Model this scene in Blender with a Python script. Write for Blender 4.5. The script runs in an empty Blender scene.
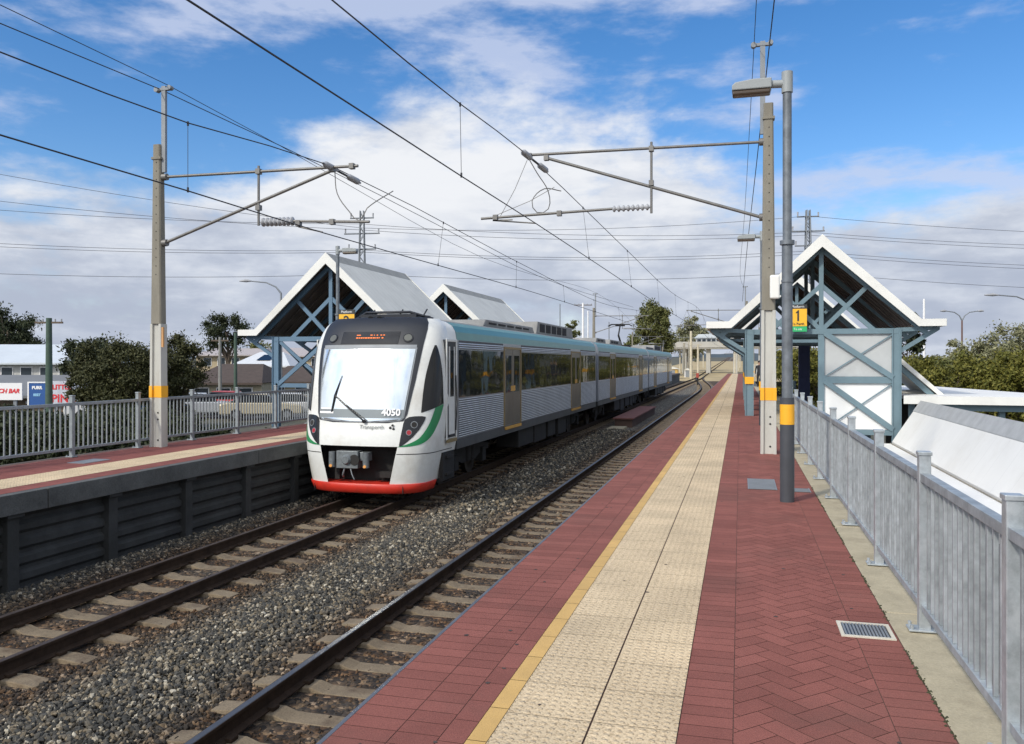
import bpy, math, random
import numpy as np
from mathutils import Vector, Matrix
random.seed(7); rng = np.random.default_rng(7)
SC = bpy.context.scene; COL = SC.collection
PI = math.pi
YAW = math.atan(228/830); CY, SY = math.cos(YAW), math.sin(YAW)
CAMZ = 1.67; RAIL = -1.10
def site(px_bearing, dist):
    """ground position from a bearing (tangent units of 1/830 off the view axis) and a distance ahead"""
    xc = (px_bearing-512)/830*dist
    return xc*CY-dist*SY, xc*SY+dist*CY

# ------------------------------------------------------------ materials
MATS = {}
def nd(nt, t, **kw):
    n = nt.nodes.new(t)
    for k, v in kw.items(): setattr(n, k, v)
    return n
def mat(name, col, rough=.7, metal=0, var=.15, vscale=3, bump=0, bscale=40, var2=0, dirt=None, dirt_amt=0, spec=.5, stretch=None, island=0):
    if name in MATS: return MATS[name]
    m = bpy.data.materials.new(name); m.use_nodes = True; nt = m.node_tree; L = nt.links.new
    b = nt.nodes['Principled BSDF']
    b.inputs['Roughness'].default_value = rough; b.inputs['Metallic'].default_value = metal
    b.inputs['Specular IOR Level'].default_value = spec
    tc = nd(nt, 'ShaderNodeTexCoord'); src = tc.outputs['Object']
    if stretch:
        mp = nd(nt, 'ShaderNodeMapping'); mp.inputs['Scale'].default_value = stretch; L(src, mp.inputs['Vector']); src = mp.outputs[0]
    n1 = nd(nt, 'ShaderNodeTexNoise'); n1.inputs['Scale'].default_value = vscale; n1.inputs['Detail'].default_value = 8; n1.inputs['Roughness'].default_value = .65
    L(src, n1.inputs['Vector'])
    mr = nd(nt, 'ShaderNodeMapRange'); mr.inputs['From Min'].default_value = .3; mr.inputs['From Max'].default_value = .7
    mr.inputs['To Min'].default_value = 1-var; mr.inputs['To Max'].default_value = 1+var
    L(n1.outputs[0], mr.inputs['Value'])
    fac = mr.outputs[0]
    if var2:
        n3 = nd(nt, 'ShaderNodeTexNoise'); n3.inputs['Scale'].default_value = bscale; n3.inputs['Detail'].default_value = 3; L(src, n3.inputs['Vector'])
        m3 = nd(nt, 'ShaderNodeMapRange'); m3.inputs['From Min'].default_value = .3; m3.inputs['From Max'].default_value = .7
        m3.inputs['To Min'].default_value = 1-var2; m3.inputs['To Max'].default_value = 1+var2; L(n3.outputs[0], m3.inputs['Value'])
        mu = nd(nt, 'ShaderNodeMath', operation='MULTIPLY'); L(fac, mu.inputs[0]); L(m3.outputs[0], mu.inputs[1]); fac = mu.outputs[0]
    if island:
        g = nd(nt, 'ShaderNodeNewGeometry'); m4 = nd(nt, 'ShaderNodeMapRange'); m4.inputs['To Min'].default_value = 1-island; m4.inputs['To Max'].default_value = 1+island
        L(g.outputs['Random Per Island'], m4.inputs['Value'])
        mu = nd(nt, 'ShaderNodeMath', operation='MULTIPLY'); L(fac, mu.inputs[0]); L(m4.outputs[0], mu.inputs[1]); fac = mu.outputs[0]
    vm = nd(nt, 'ShaderNodeVectorMath', operation='SCALE'); vm.inputs[0].default_value = col[:3]; L(fac, vm.inputs['Scale'])
    out = vm.outputs[0]
    if dirt:
        n2 = nd(nt, 'ShaderNodeTexNoise'); n2.inputs['Scale'].default_value = vscale*.6; n2.inputs['Detail'].default_value = 10; n2.inputs['Roughness'].default_value = .7
        mp2 = nd(nt, 'ShaderNodeMapping'); mp2.inputs['Location'].default_value = (7, 3, 5); L(src, mp2.inputs['Vector']); L(mp2.outputs[0], n2.inputs['Vector'])
        r2 = nd(nt, 'ShaderNodeMapRange'); r2.inputs['From Min'].default_value = .5; r2.inputs['From Max'].default_value = .72; r2.inputs['To Max'].default_value = dirt_amt
        L(n2.outputs[0], r2.inputs['Value'])
        mx = nd(nt, 'ShaderNodeMix', data_type='RGBA'); L(r2.outputs[0], mx.inputs[0]); L(out, mx.inputs[6]); mx.inputs[7].default_value = (*dirt, 1); out = mx.outputs[2]
    L(out, b.inputs['Base Color'])
    if bump:
        nb = nd(nt, 'ShaderNodeTexNoise'); nb.inputs['Scale'].default_value = bscale; nb.inputs['Detail'].default_value = 5; L(src, nb.inputs['Vector'])
        bp = nd(nt, 'ShaderNodeBump'); bp.inputs['Strength'].default_value = bump; bp.inputs['Distance'].default_value = .01; L(nb.outputs[0], bp.inputs['Height']); L(bp.outputs[0], b.inputs['Normal'])
    MATS[name] = m; return m
def emit(name, col, st):
    m = bpy.data.materials.new(name); m.use_nodes = True; b = m.node_tree.nodes['Principled BSDF']
    b.inputs['Base Color'].default_value = (*[c*.5 for c in col], 1); b.inputs['Emission Color'].default_value = (*col, 1); b.inputs['Emission Strength'].default_value = st
    return m

M_brick = mat('red_paver', (.248, .092, .074), .9, spec=.2, var=.15, vscale=1.3, bump=.35, bscale=160, var2=.14, dirt=(.14, .08, .065), dirt_amt=.45, island=.12)
M_grout = mat('paver_joint', (.10, .055, .042), .95, var=.3)
M_yellow = mat('yellow_tile', (.60, .38, .13), .8, var=.1, bump=.3, bscale=180, var2=.1, dirt=(.3, .2, .1), dirt_amt=.3, island=.06)
M_conc = mat('pale_concrete', (.42, .365, .25), .9, var=.15, vscale=4, bump=.4, bscale=90, var2=.1, dirt=(.2, .16, .1), dirt_amt=.55)
M_coping = mat('weathered_coping', (.095, .098, .095), .9, var=.3, vscale=2, bump=.5, bscale=50, var2=.15, dirt=(.16, .16, .15), dirt_amt=.5)
M_wall = mat('stained_plank', (.04, .042, .042), .9, var=.35, vscale=2.2, bump=.4, bscale=30, dirt=(.03, .032, .028), dirt_amt=.6)
M_mast = mat('mast_concrete', (.235, .22, .18), .9, var=.2, vscale=4, bump=.3, bscale=80, dirt=(.12, .1, .08), dirt_amt=.35, stretch=(1, 1, .25))
M_mastlow = mat('painted_mast', (.50, .50, .46), .85, var=.08, vscale=4, bump=.2, bscale=80, dirt=(.3, .24, .18), dirt_amt=.5, stretch=(1, 1, .3))
M_band = mat('reflective_yellow', (.85, .42, .02), .5, var=.05)
M_galv = mat('galvanised_steel', (.36, .395, .41), .5, .4, var=.3, vscale=9, dirt=(.48, .51, .53), dirt_amt=.6, bump=.08, bscale=60, island=.16)
M_galvd = mat('dull_galvanised', (.24, .26, .28), .6, .3, var=.12, vscale=4)
M_lamppole = mat('lamp_pole_galvanised', (.17, .19, .21), .55, .4, var=.3, vscale=7, bump=.05)
M_sleeve = mat('dark_pole_sleeve', (.055, .06, .07), .55, var=.15)
M_steelblue = mat('blue_green_paint', (.155, .235, .275), .5, var=.1, vscale=2, dirt=(.1, .15, .17), dirt_amt=.3)
M_steelblueL = mat('blue_paint', (.115, .20, .29), .5, var=.1, vscale=2, dirt=(.1, .15, .2), dirt_amt=.3)
M_white = mat('white_paint', (.78, .78, .74), .6, var=.05, vscale=1.5, dirt=(.5, .48, .42), dirt_amt=.35)
M_roofgrey = mat('pale_roof_sheet', (.66, .65, .59), .55, var=.07, vscale=1, dirt=(.35, .34, .3), dirt_amt=.35)
M_ridge = mat('grey_ridge_cap', (.30, .30, .28), .7, var=.12, vscale=2)
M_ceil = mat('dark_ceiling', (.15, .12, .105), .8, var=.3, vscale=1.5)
M_panel_hi = mat('grey_panel', (.50, .52, .52), .6, var=.06, vscale=2, dirt=(.36, .38, .38), dirt_amt=.5)
M_panel_lo = mat('white_panel', (.85, .86, .85), .6, var=.03, vscale=2, dirt=(.7, .7, .68), dirt_amt=.4)
M_railside = mat('rusty_rail', (.042, .027, .018), .9, spec=.2, var=.4, vscale=6, bump=.3)
M_railtop = mat('worn_rail_top', (.17, .16, .155), .38, .8, var=.15, vscale=5)
M_sleeper = mat('concrete_sleeper', (.205, .16, .105), .92, var=.2, vscale=4, bump=.5, bscale=60, var2=.15, dirt=(.085, .055, .035), dirt_amt=1.0)
M_wire = mat('wire_dark', (.035, .035, .04), .6, var=.1)
M_alu = mat('cantilever_tube', (.19, .185, .175), .5, .4, var=.15, vscale=6)
M_insul = mat('grey_insulator', (.36, .37, .39), .4, var=.1)
M_black = mat('black_gloss', (.012, .013, .016), .18, var=.1)
M_dark = mat('underframe_black', (.018, .017, .016), .8, var=.4, vscale=5)
M_matte = mat('dark_mask', (.018, .021, .028), .45, var=.15)
M_twhite = mat('train_white', (.72, .73, .70), .33, var=.05, vscale=2.5, var2=.03, dirt=(.48, .44, .37), dirt_amt=.5, bscale=14)
M_steel = mat('train_steel', (.46, .49, .54), .3, .75, var=.08, vscale=.8)
M_rib = mat('train_rib', (.62, .64, .66), .38, .5, var=.12, vscale=1.5)
M_teal = mat('train_teal', (.075, .23, .21), .35, var=.08)
M_green = mat('train_green', (.015, .22, .075), .35, var=.05)
M_red = mat('train_red', (.60, .035, .02), .4, var=.08, vscale=6, dirt=(.3, .03, .02), dirt_amt=.6)
M_roofdark = mat('train_roof_grey', (.20, .21, .21), .7, var=.2)
M_doorgold = mat('door_yellow', (.24, .18, .085), .5, var=.1)
M_doormetal = mat('door_brown_steel', (.22, .20, .17), .35, .5, var=.1)
def glass(name, col, rough, metal=0, spec=.5, coat=0):
    m = mat(name, col, rough, metal, var=.05, spec=spec); m.node_tree.nodes['Principled BSDF'].inputs['Coat Weight'].default_value = coat; return m
M_glass = glass('tinted_window', (.012, .015, .02), .04, spec=.5)
_b = MATS['tinted_window'].node_tree; _n = nd(_b, 'ShaderNodeTexNoise'); _n.inputs['Scale'].default_value = .9; _c = nd(_b, 'ShaderNodeTexCoord'); _b.links.new(_c.outputs['Object'], _n.inputs['Vector'])
_p = nd(_b, 'ShaderNodeBump'); _p.inputs['Strength'].default_value = .35; _p.inputs['Distance'].default_value = .03; _b.links.new(_n.outputs[0], _p.inputs['Height']); _b.links.new(_p.outputs[0], _b.nodes['Principled BSDF'].inputs['Normal'])
M_cabglass = glass('cab_side_glass', (.018, .018, .018), .12, spec=.3)
M_screen = glass('windscreen_glass', (.60, .65, .67), .10, metal=.92)
M_lens = mat('lamp_lens', (.12, .125, .11), .15, var=.1)
M_redlens = mat('red_lens', (.35, .02, .03), .2, var=.1)
M_orange = emit('orange_led', (1, .22, .03), .75)
M_signy = mat('sign_yellow', (.86, .47, .03), .5, var=.03)
M_signg = mat('sign_green', (.03, .42, .15), .5, var=.03)
M_signk = mat('sign_black', (.03, .035, .035), .5, var=.03)
M_txtw = mat('white_lettering', (.85, .85, .85), .5, var=.01)
M_txtk = mat('dark_lettering', (.03, .03, .03), .5, var=.01)
M_txtr = mat('red_lettering', (.72, .04, .05), .5, var=.01)
M_blueboard = mat('blue_board', (.02, .09, .30), .5, var=.05)
M_lightblue = mat('light_blue_lettering', (.25, .5, .72), .5, var=.01)
M_navy = mat('navy_panel', (.015, .025, .09), .5, var=.1)
M_greenpole = mat('weathered_green_pole', (.06, .10, .075), .8, var=.2)
M_trunk = mat('bark', (.13, .10, .075), .9, var=.3, vscale=6, bump=.5, bscale=20)
M_asphalt = mat('asphalt', (.055, .055, .055), .9, var=.15, vscale=2)

def seams(m, pitch, w, dark):
    t = m.node_tree; b = t.nodes['Principled BSDF']; src = b.inputs['Base Color'].links[0].from_socket
    c = nd(t, 'ShaderNodeTexCoord'); sx = nd(t, 'ShaderNodeSeparateXYZ'); t.links.new(c.outputs['Object'], sx.inputs[0])
    def mm(op, a, v):
        n = nd(t, 'ShaderNodeMath', operation=op); t.links.new(a, n.inputs[0]); n.inputs[1].default_value = v; return n.outputs[0]
    f = mm('LESS_THAN', mm('FRACT', mm('DIVIDE', sx.outputs[1], pitch), 0), w/pitch)
    mx = nd(t, 'ShaderNodeMix', data_type='RGBA', blend_type='MULTIPLY'); t.links.new(f, mx.inputs[0]); t.links.new(src, mx.inputs[6]); mx.inputs[7].default_value = (dark, dark, dark, 1); t.links.new(mx.outputs[2], b.inputs['Base Color'])
seams(M_roofgrey, .38, .018, .78); seams(M_ridge, .9, .02, .7)
# ------------------------------------------------------------ mesh helpers
class MB:
    def __init__(s): s.v = []; s.f = []; s.m = []; s.sm = []
    def add(s, vs, fs, mi=0, smooth=False):
        o = len(s.v); s.v += [tuple(v) for v in vs]
        for f in fs: s.f.append([i+o for i in f]); s.m.append(mi); s.sm.append(smooth)
        return s
    def box(s, x0, x1, y0, y1, z0, z1, mi=0):
        return s.add([(x0,y0,z0),(x1,y0,z0),(x1,y1,z0),(x0,y1,z0),(x0,y0,z1),(x1,y0,z1),(x1,y1,z1),(x0,y1,z1)],
                     [(0,3,2,1),(4,5,6,7),(0,1,5,4),(1,2,6,5),(2,3,7,6),(3,0,4,7)], mi)
    def bar(s, a, b, w, d, up=(0,1,0), mi=0):
        a, b = Vector(a), Vector(b); t = (b-a).normalized(); u = Vector(up); u = (u-t*u.dot(t)).normalized(); n = t.cross(u)
        vs = [p+u*(i*d/2)+n*(j*w/2) for p in (a, b) for i, j in ((-1,-1),(1,-1),(1,1),(-1,1))]
        return s.add(vs, [(0,3,2,1),(4,5,6,7),(0,1,5,4),(1,2,6,5),(2,3,7,6),(3,0,4,7)], mi)
    def tube(s, pts, r, n=10, mi=0, caps=True):
        pts = [Vector(p) for p in pts]; rs = r if isinstance(r, (list, tuple)) else [r]*len(pts); rings = []
        t0 = (pts[1]-pts[0]).normalized(); u = Vector((0,0,1)) if abs(t0.z) < .9 else Vector((1,0,0)); u = (u-t0*u.dot(t0)).normalized()
        for i, p in enumerate(pts):
            t = (pts[min(i+1, len(pts)-1)]-pts[max(i-1, 0)]).normalized(); u = (u-t*u.dot(t)).normalized(); w = t.cross(u)
            rings.append([p+(u*math.cos(2*PI*k/n)+w*math.sin(2*PI*k/n))*rs[i] for k in range(n)])
        vs = [v for r_ in rings for v in r_]; fs = []
        for i in range(len(pts)-1):
            for k in range(n): fs.append((i*n+k, i*n+(k+1)%n, (i+1)*n+(k+1)%n, (i+1)*n+k))
        s.add(vs, fs, mi, True)
        if caps: s.add(rings[0], [tuple(reversed(range(n)))], mi); s.add(rings[-1], [tuple(range(n))], mi)
        return s
    def prism(s, poly, axis, a, b, mi=0):
        """poly of 2-D points extruded along axis 0/1/2 from a to b"""
        def P(p, t):
            return {0: (t, p[0], p[1]), 1: (p[0], t, p[1]), 2: (p[0], p[1], t)}[axis]
        n = len(poly); vs = [P(p, a) for p in poly]+[P(p, b) for p in poly]
        return s.add(vs, [tuple(range(n)), tuple(reversed(range(n, 2*n)))]+[(i, i+n, (i+1)%n+n, (i+1)%n) for i in range(n)], mi)
    def disc(s, c, r, axis, th, n=16, mi=0):
        c = Vector(c); a = Vector(axis).normalized(); return s.tube([c, c+a*th], r, n, mi)
    def build(s, name, mats, parent=None, bevel=0, loc=None):
        return link_mesh(name, s.v, s.f, mats, parent, s.m, s.sm, bevel)
ORG = {}
def link_mesh(name, v, f, mats, parent=None, mi=None, sm=None, bevel=0):
    me = bpy.data.meshes.new(name)
    o0 = ORG.get(parent.name, Vector((0,0,0))) if parent else Vector((0,0,0))
    me.from_pydata([(p[0]-o0.x, p[1]-o0.y, p[2]-o0.z) for p in v], [], f)
    for m in (mats if isinstance(mats, (list, tuple)) else [mats]): me.materials.append(m)
    if mi and any(mi): me.polygons.foreach_set('material_index', mi)
    if sm: me.polygons.foreach_set('use_smooth', sm)
    me.update()
    o = bpy.data.objects.new(name, me); COL.objects.link(o)
    if parent: o.parent = parent; ORG[o.name] = o0
    if bevel:
        b = o.modifiers.new('Bevel', 'BEVEL'); b.width = bevel; b.segments = 2; b.limit_method = 'ANGLE'; b.angle_limit = .6
    return o
def tag(o, label=None, cat=None, group=None, kind=None):
    if label: o['label'] = label
    if cat: o['category'] = cat
    if group: o['group'] = group
    if kind: o['kind'] = kind
    return o
def thing(name, loc, label, cat, group=None):
    o = bpy.data.objects.new(name, None); COL.objects.link(o); o.location = loc; ORG[o.name] = Vector(loc); o.empty_display_size = .2
    return tag(o, label, cat, group)
KIDS = {}
def copy_tree(o, parent=None):
    c = o.copy(); COL.objects.link(c)
    if parent: c.parent = parent
    for ch in [x for x in bpy.data.objects if x.parent == o]: copy_tree(ch, c)
    return c
def struct(o): o['kind'] = 'structure'; return o
def text(body, size, center, xdir, ydir, m, parent, name='lettering', bold=0, th=.003, shear=0, spacing=1):
    cu = bpy.data.curves.new('t', 'FONT'); cu.body = body; cu.size = size; cu.align_x = 'CENTER'; cu.align_y = 'CENTER'; cu.offset = bold; cu.extrude = th; cu.shear = shear; cu.space_character = spacing
    cu.resolution_u = 3
    t = bpy.data.objects.new('t', cu); COL.objects.link(t); bpy.context.view_layer.update()
    me = bpy.data.meshes.new_from_object(t.evaluated_get(bpy.context.evaluated_depsgraph_get())); bpy.data.objects.remove(t); bpy.data.curves.remove(cu)
    X = Vector(xdir).normalized(); Y = Vector(ydir); Y = (Y-X*Y.dot(X)).normalized(); Z = X.cross(Y); C = Vector(center)
    v = [C+X*p.co.x+Y*p.co.y+Z*p.co.z for p in me.vertices]; f = [tuple(p.vertices) for p in me.polygons]
    bpy.data.meshes.remove(me)
    return link_mesh(name, v, f, m, parent)

def span(ks, step=3):
    """ks: control points (x,y,z); Catmull-Rom sampled"""
    out = []
    for i in range(len(ks)-1):
        p1, p2 = Vector(ks[i]), Vector(ks[i+1]); p0 = Vector(ks[i-1]) if i else p1*2-p2; p3 = Vector(ks[i+2]) if i+2 < len(ks) else p2*2-p1
        n = max(2, int((p2-p1).length/step)); m1 = (p2-p0)*((p2-p1).length/max((p2-p0).length, 1e-6)); m2 = (p3-p1)*((p2-p1).length/max((p3-p1).length, 1e-6))
        for j in range(n):
            t = j/n; out.append(p1*(2*t**3-3*t*t+1)+m1*(t**3-2*t*t+t)+p2*(-2*t**3+3*t*t)+m2*(t**3-t*t))
    out.append(Vector(ks[-1])); return out
# ------------------------------------------------------------ camera, world, sun
cam = bpy.data.cameras.new('camera'); co = bpy.data.objects.new('camera', cam); COL.objects.link(co)
co.location = (0, 0, CAMZ); co.rotation_euler = (PI/2, 0, YAW); cam.sensor_width = 36; cam.lens = 36*830/1024
cam.shift_y = -9.5/1024; cam.clip_start = .05; cam.clip_end = 20000; SC.camera = co

SUN_DIR = Vector((-.42, -.74, .68)).normalized()      # towards the sun
sun_el = math.asin(SUN_DIR.z); sun_az = math.atan2(SUN_DIR.x, SUN_DIR.y)
sd = bpy.data.lights.new('sun', 'SUN'); sd.energy = 2.6; sd.angle = math.radians(5); sd.color = (1, .93, .81)
so = bpy.data.objects.new('sun', sd); COL.objects.link(so); so.rotation_euler = (-SUN_DIR).to_track_quat('-Z', 'Y').to_euler()

w = bpy.data.worlds.new('World'); SC.world = w; w.use_nodes = True; nt = w.node_tree; L = nt.links.new
for n in list(nt.nodes): nt.nodes.remove(n)
out = nd(nt, 'ShaderNodeOutputWorld'); bg = nd(nt, 'ShaderNodeBackground')
sky = nd(nt, 'ShaderNodeTexSky'); sky.sky_type = 'NISHITA'; sky.sun_disc = False; sky.sun_elevation = sun_el; sky.sun_rotation = sun_az; sky.ozone_density = 2.5; sky.air_density = 1.0; sky.dust_density = .3
tc = nd(nt, 'ShaderNodeTexCoord'); D = tc.outputs['Generated']
def M(op, a, b=None, c_=None):
    n = nd(nt, 'ShaderNodeMath', operation=op)
    for i, v in enumerate((a, b, c_)):
        if v is None: continue
        if isinstance(v, (int, float)): n.inputs[i].default_value = v
        else: L(v, n.inputs[i])
    return n.outputs[0]
def dot(vec):
    n = nd(nt, 'ShaderNodeVectorMath', operation='DOT_PRODUCT'); L(D, n.inputs[0]); n.inputs[1].default_value = vec; return n.outputs['Value']
fx, fy, fz = dot((CY, SY, 0)), dot((-SY, CY, 0)), dot((0, 0, 1))
az = M('MULTIPLY', M('ARCTAN2', fx, fy), 180/PI); el = M('MULTIPLY', M('ARCSINE', fz), 180/PI)
def blob(a0, e0, wa, we, amp):
    return M('MULTIPLY', M('EXPONENT', M('MULTIPLY', M('ADD', M('POWER', M('ABSOLUTE', M('DIVIDE', M('SUBTRACT', az, a0), wa)), 2), M('POWER', M('ABSOLUTE', M('DIVIDE', M('SUBTRACT', el, e0), we)), 2)), -1)), amp)
def addup(*a):
    r = a[0]
    for x in a[1:]: r = M('ADD', r, x)
    return r
def noise(scale, stretch, loc=(0,0,0), detail=9, rough=.55, dist=0):
    mp = nd(nt, 'ShaderNodeMapping'); mp.inputs['Scale'].default_value = stretch; mp.inputs['Location'].default_value = loc; L(D, mp.inputs['Vector'])
    n = nd(nt, 'ShaderNodeTexNoise'); n.inputs['Scale'].default_value = scale; n.inputs['Detail'].default_value = detail; n.inputs['Roughness'].default_value = rough; n.inputs['Distortion'].default_value = dist
    L(mp.outputs[0], n.inputs['Vector']); return n.outputs[0]
n_big = noise(4.2, (1, 1, 2.2), (3.1, .4, 1.7), 10, .58, .3)
n_sm = noise(11, (1, 1, 2.6), (.3, 1.4, .7), 8, .6)
n_st = noise(5, (1, 1, 7), (5, 2, .2), 7, .55)
def smooth(v, a, b, t0=0, t1=1):
    n = nd(nt, 'ShaderNodeMapRange', interpolation_type='SMOOTHSTEP'); L(v, n.inputs['Value']); n.inputs['From Min'].default_value = a; n.inputs['From Max'].default_value = b
    n.inputs['To Min'].default_value = t0; n.inputs['To Max'].default_value = t1; return n.outputs[0]
low = smooth(el, 5.5, 12.5, .40, 0)
cover = addup(M('MULTIPLY', M('SUBTRACT', n_big, .5), 1.5), M('MULTIPLY', M('SUBTRACT', n_sm, .5), .45), low,
              blob(-4, 11.5, 15, 5.2, .50), blob(0, 23, 22, 4.6, -.42), blob(-24, 22, 14, 3.4, -.1), blob(-30, 14.0, 12.5, 4.6, -.40), blob(25, 16, 12, 6.5, -.42), blob(-13, 18.0, 6, 2.0, -.20), blob(13, 18, 5, 3, .12), blob(-6, 9, 22, 4, .15),
              smooth(fy, .2, -.3, 0, .30))
mask = smooth(cover, -.10, .30)
shade = addup(M('MULTIPLY', smooth(n_sm, .35, .68), .30), M('MULTIPLY', smooth(cover, .1, .8), .25), M('MULTIPLY', smooth(el, 3, 15), .60), M('MULTIPLY', M('SUBTRACT', n_st, .5), .9), blob(-6, 12.5, 11, 4.5, .30), blob(-8, 15.6, 3.2, 1.3, -.45), -.18)
shade = smooth(shade, -.15, .9)
cr = nd(nt, 'ShaderNodeValToRGB'); L(shade, cr.inputs[0])
cr.color_ramp.elements[0].color = (.455, .51, .63, 1); cr.color_ramp.elements[1].color = (.88, .90, .94, 1)
e_ = cr.color_ramp.elements.new(.4); e_.color = (.62, .67, .77, 1)
skys = nd(nt, 'ShaderNodeVectorMath', operation='SCALE'); L(sky.outputs[0], skys.inputs[0]); skys.inputs['Scale'].default_value = .14
hsv = nd(nt, 'ShaderNodeHueSaturation'); hsv.inputs['Saturation'].default_value = 1.32; L(skys.outputs[0], hsv.inputs['Color'])
tn = nd(nt, 'ShaderNodeVectorMath', operation='MULTIPLY'); L(hsv.outputs[0], tn.inputs[0]); tn.inputs[1].default_value = (1.12, 1.04, 1.10)
n_v = noise(3.4, (1, 1, 3.2), (8, 2, 4), 8, .6)
veil = M('MINIMUM', smooth(addup(M('SUBTRACT', n_v, .5), blob(3, 22, 16, 4.2, .30), blob(-25, 22.0, 13, 3.0, .30), M('MULTIPLY', M('SUBTRACT', n_v, .5), .9), blob(16, 17, 4, 3, .16), blob(31, 12, 7, 3.5, .14), M('MULTIPLY', M('SUBTRACT', n_sm, .5), .35), .02, smooth(el, 28, 60, 0, .1)), .07, .50), .75)
vx = nd(nt, 'ShaderNodeMix', data_type='RGBA'); L(veil, vx.inputs[0]); L(tn.outputs[0], vx.inputs[6]); vx.inputs[7].default_value = (.60, .67, .86, 1)
mx = nd(nt, 'ShaderNodeMix', data_type='RGBA'); L(mask, mx.inputs[0]); L(vx.outputs[2], mx.inputs[6]); L(cr.outputs[0], mx.inputs[7])
# the clouds nearest the sun are lit through and brighter (behind the viewer)
near_sun = M('MULTIPLY', M('POWER', M('MAXIMUM', dot(tuple(SUN_DIR)), 0), 5), 1.5)
gain = nd(nt, 'ShaderNodeVectorMath', operation='SCALE'); L(mx.outputs[2], gain.inputs[0]); L(M('ADD', 1.0, near_sun), gain.inputs['Scale'])
L(gain.outputs[0], bg.inputs[0]); bg.inputs[1].default_value = 1.0; L(bg.outputs[0], out.inputs[0])
SC.view_settings.view_transform = 'Standard'; SC.view_settings.look = 'None'; SC.view_settings.gamma = 1; SC.view_settings.exposure = 0
SC.view_settings.use_curve_mapping = False

# ------------------------------------------------------------ terrain
def rise(Y): return max(0, Y-150)*.014 if Y < 650 else 7.0
def add_ground():
    xs = [-9000, -2500, -600, -200, -60, -30, -9.6, -9.2, -9.15, 1.2, 1.25, 6, 30, 60, 200, 600, 2500, 9000]
    zz = [-1.5]*8+[-1.33]*2+[-3.6]*8
    ys = [-300, -20, 0, 10, 20, 30, 40, 60, 80, 100, 130, 150, 250, 350, 450, 550, 650, 1200, 3000, 9000]
    v = [(x, y, z+rise(y)) for y in ys for x, z in zip(xs, zz)]; n = len(xs)
    f = [(j*n+i, j*n+i+1, (j+1)*n+i+1, (j+1)*n+i) for j in range(len(ys)-1) for i in range(n-1)]
    m = bpy.data.materials.new('ground_soil'); m.use_nodes = True; t = m.node_tree; b = t.nodes['Principled BSDF']; b.inputs['Roughness'].default_value = .95
    c = nd(t, 'ShaderNodeTexCoord'); a = nd(t, 'ShaderNodeTexNoise'); a.inputs['Scale'].default_value = .15; a.inputs['Detail'].default_value = 12; a.inputs['Roughness'].default_value = .7
    t.links.new(c.outputs['Object'], a.inputs['Vector']); r = nd(t, 'ShaderNodeValToRGB'); t.links.new(a.outputs[0], r.inputs[0])
    r.color_ramp.elements[0].position = .35; r.color_ramp.elements[0].color = (.045, .05, .03, 1); r.color_ramp.elements[1].position = .65; r.color_ramp.elements[1].color = (.14, .13, .10, 1)
    t.links.new(r.outputs[0], b.inputs['Base Color'])
    struct(link_mesh('ground', v, f, m))
add_ground()
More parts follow.
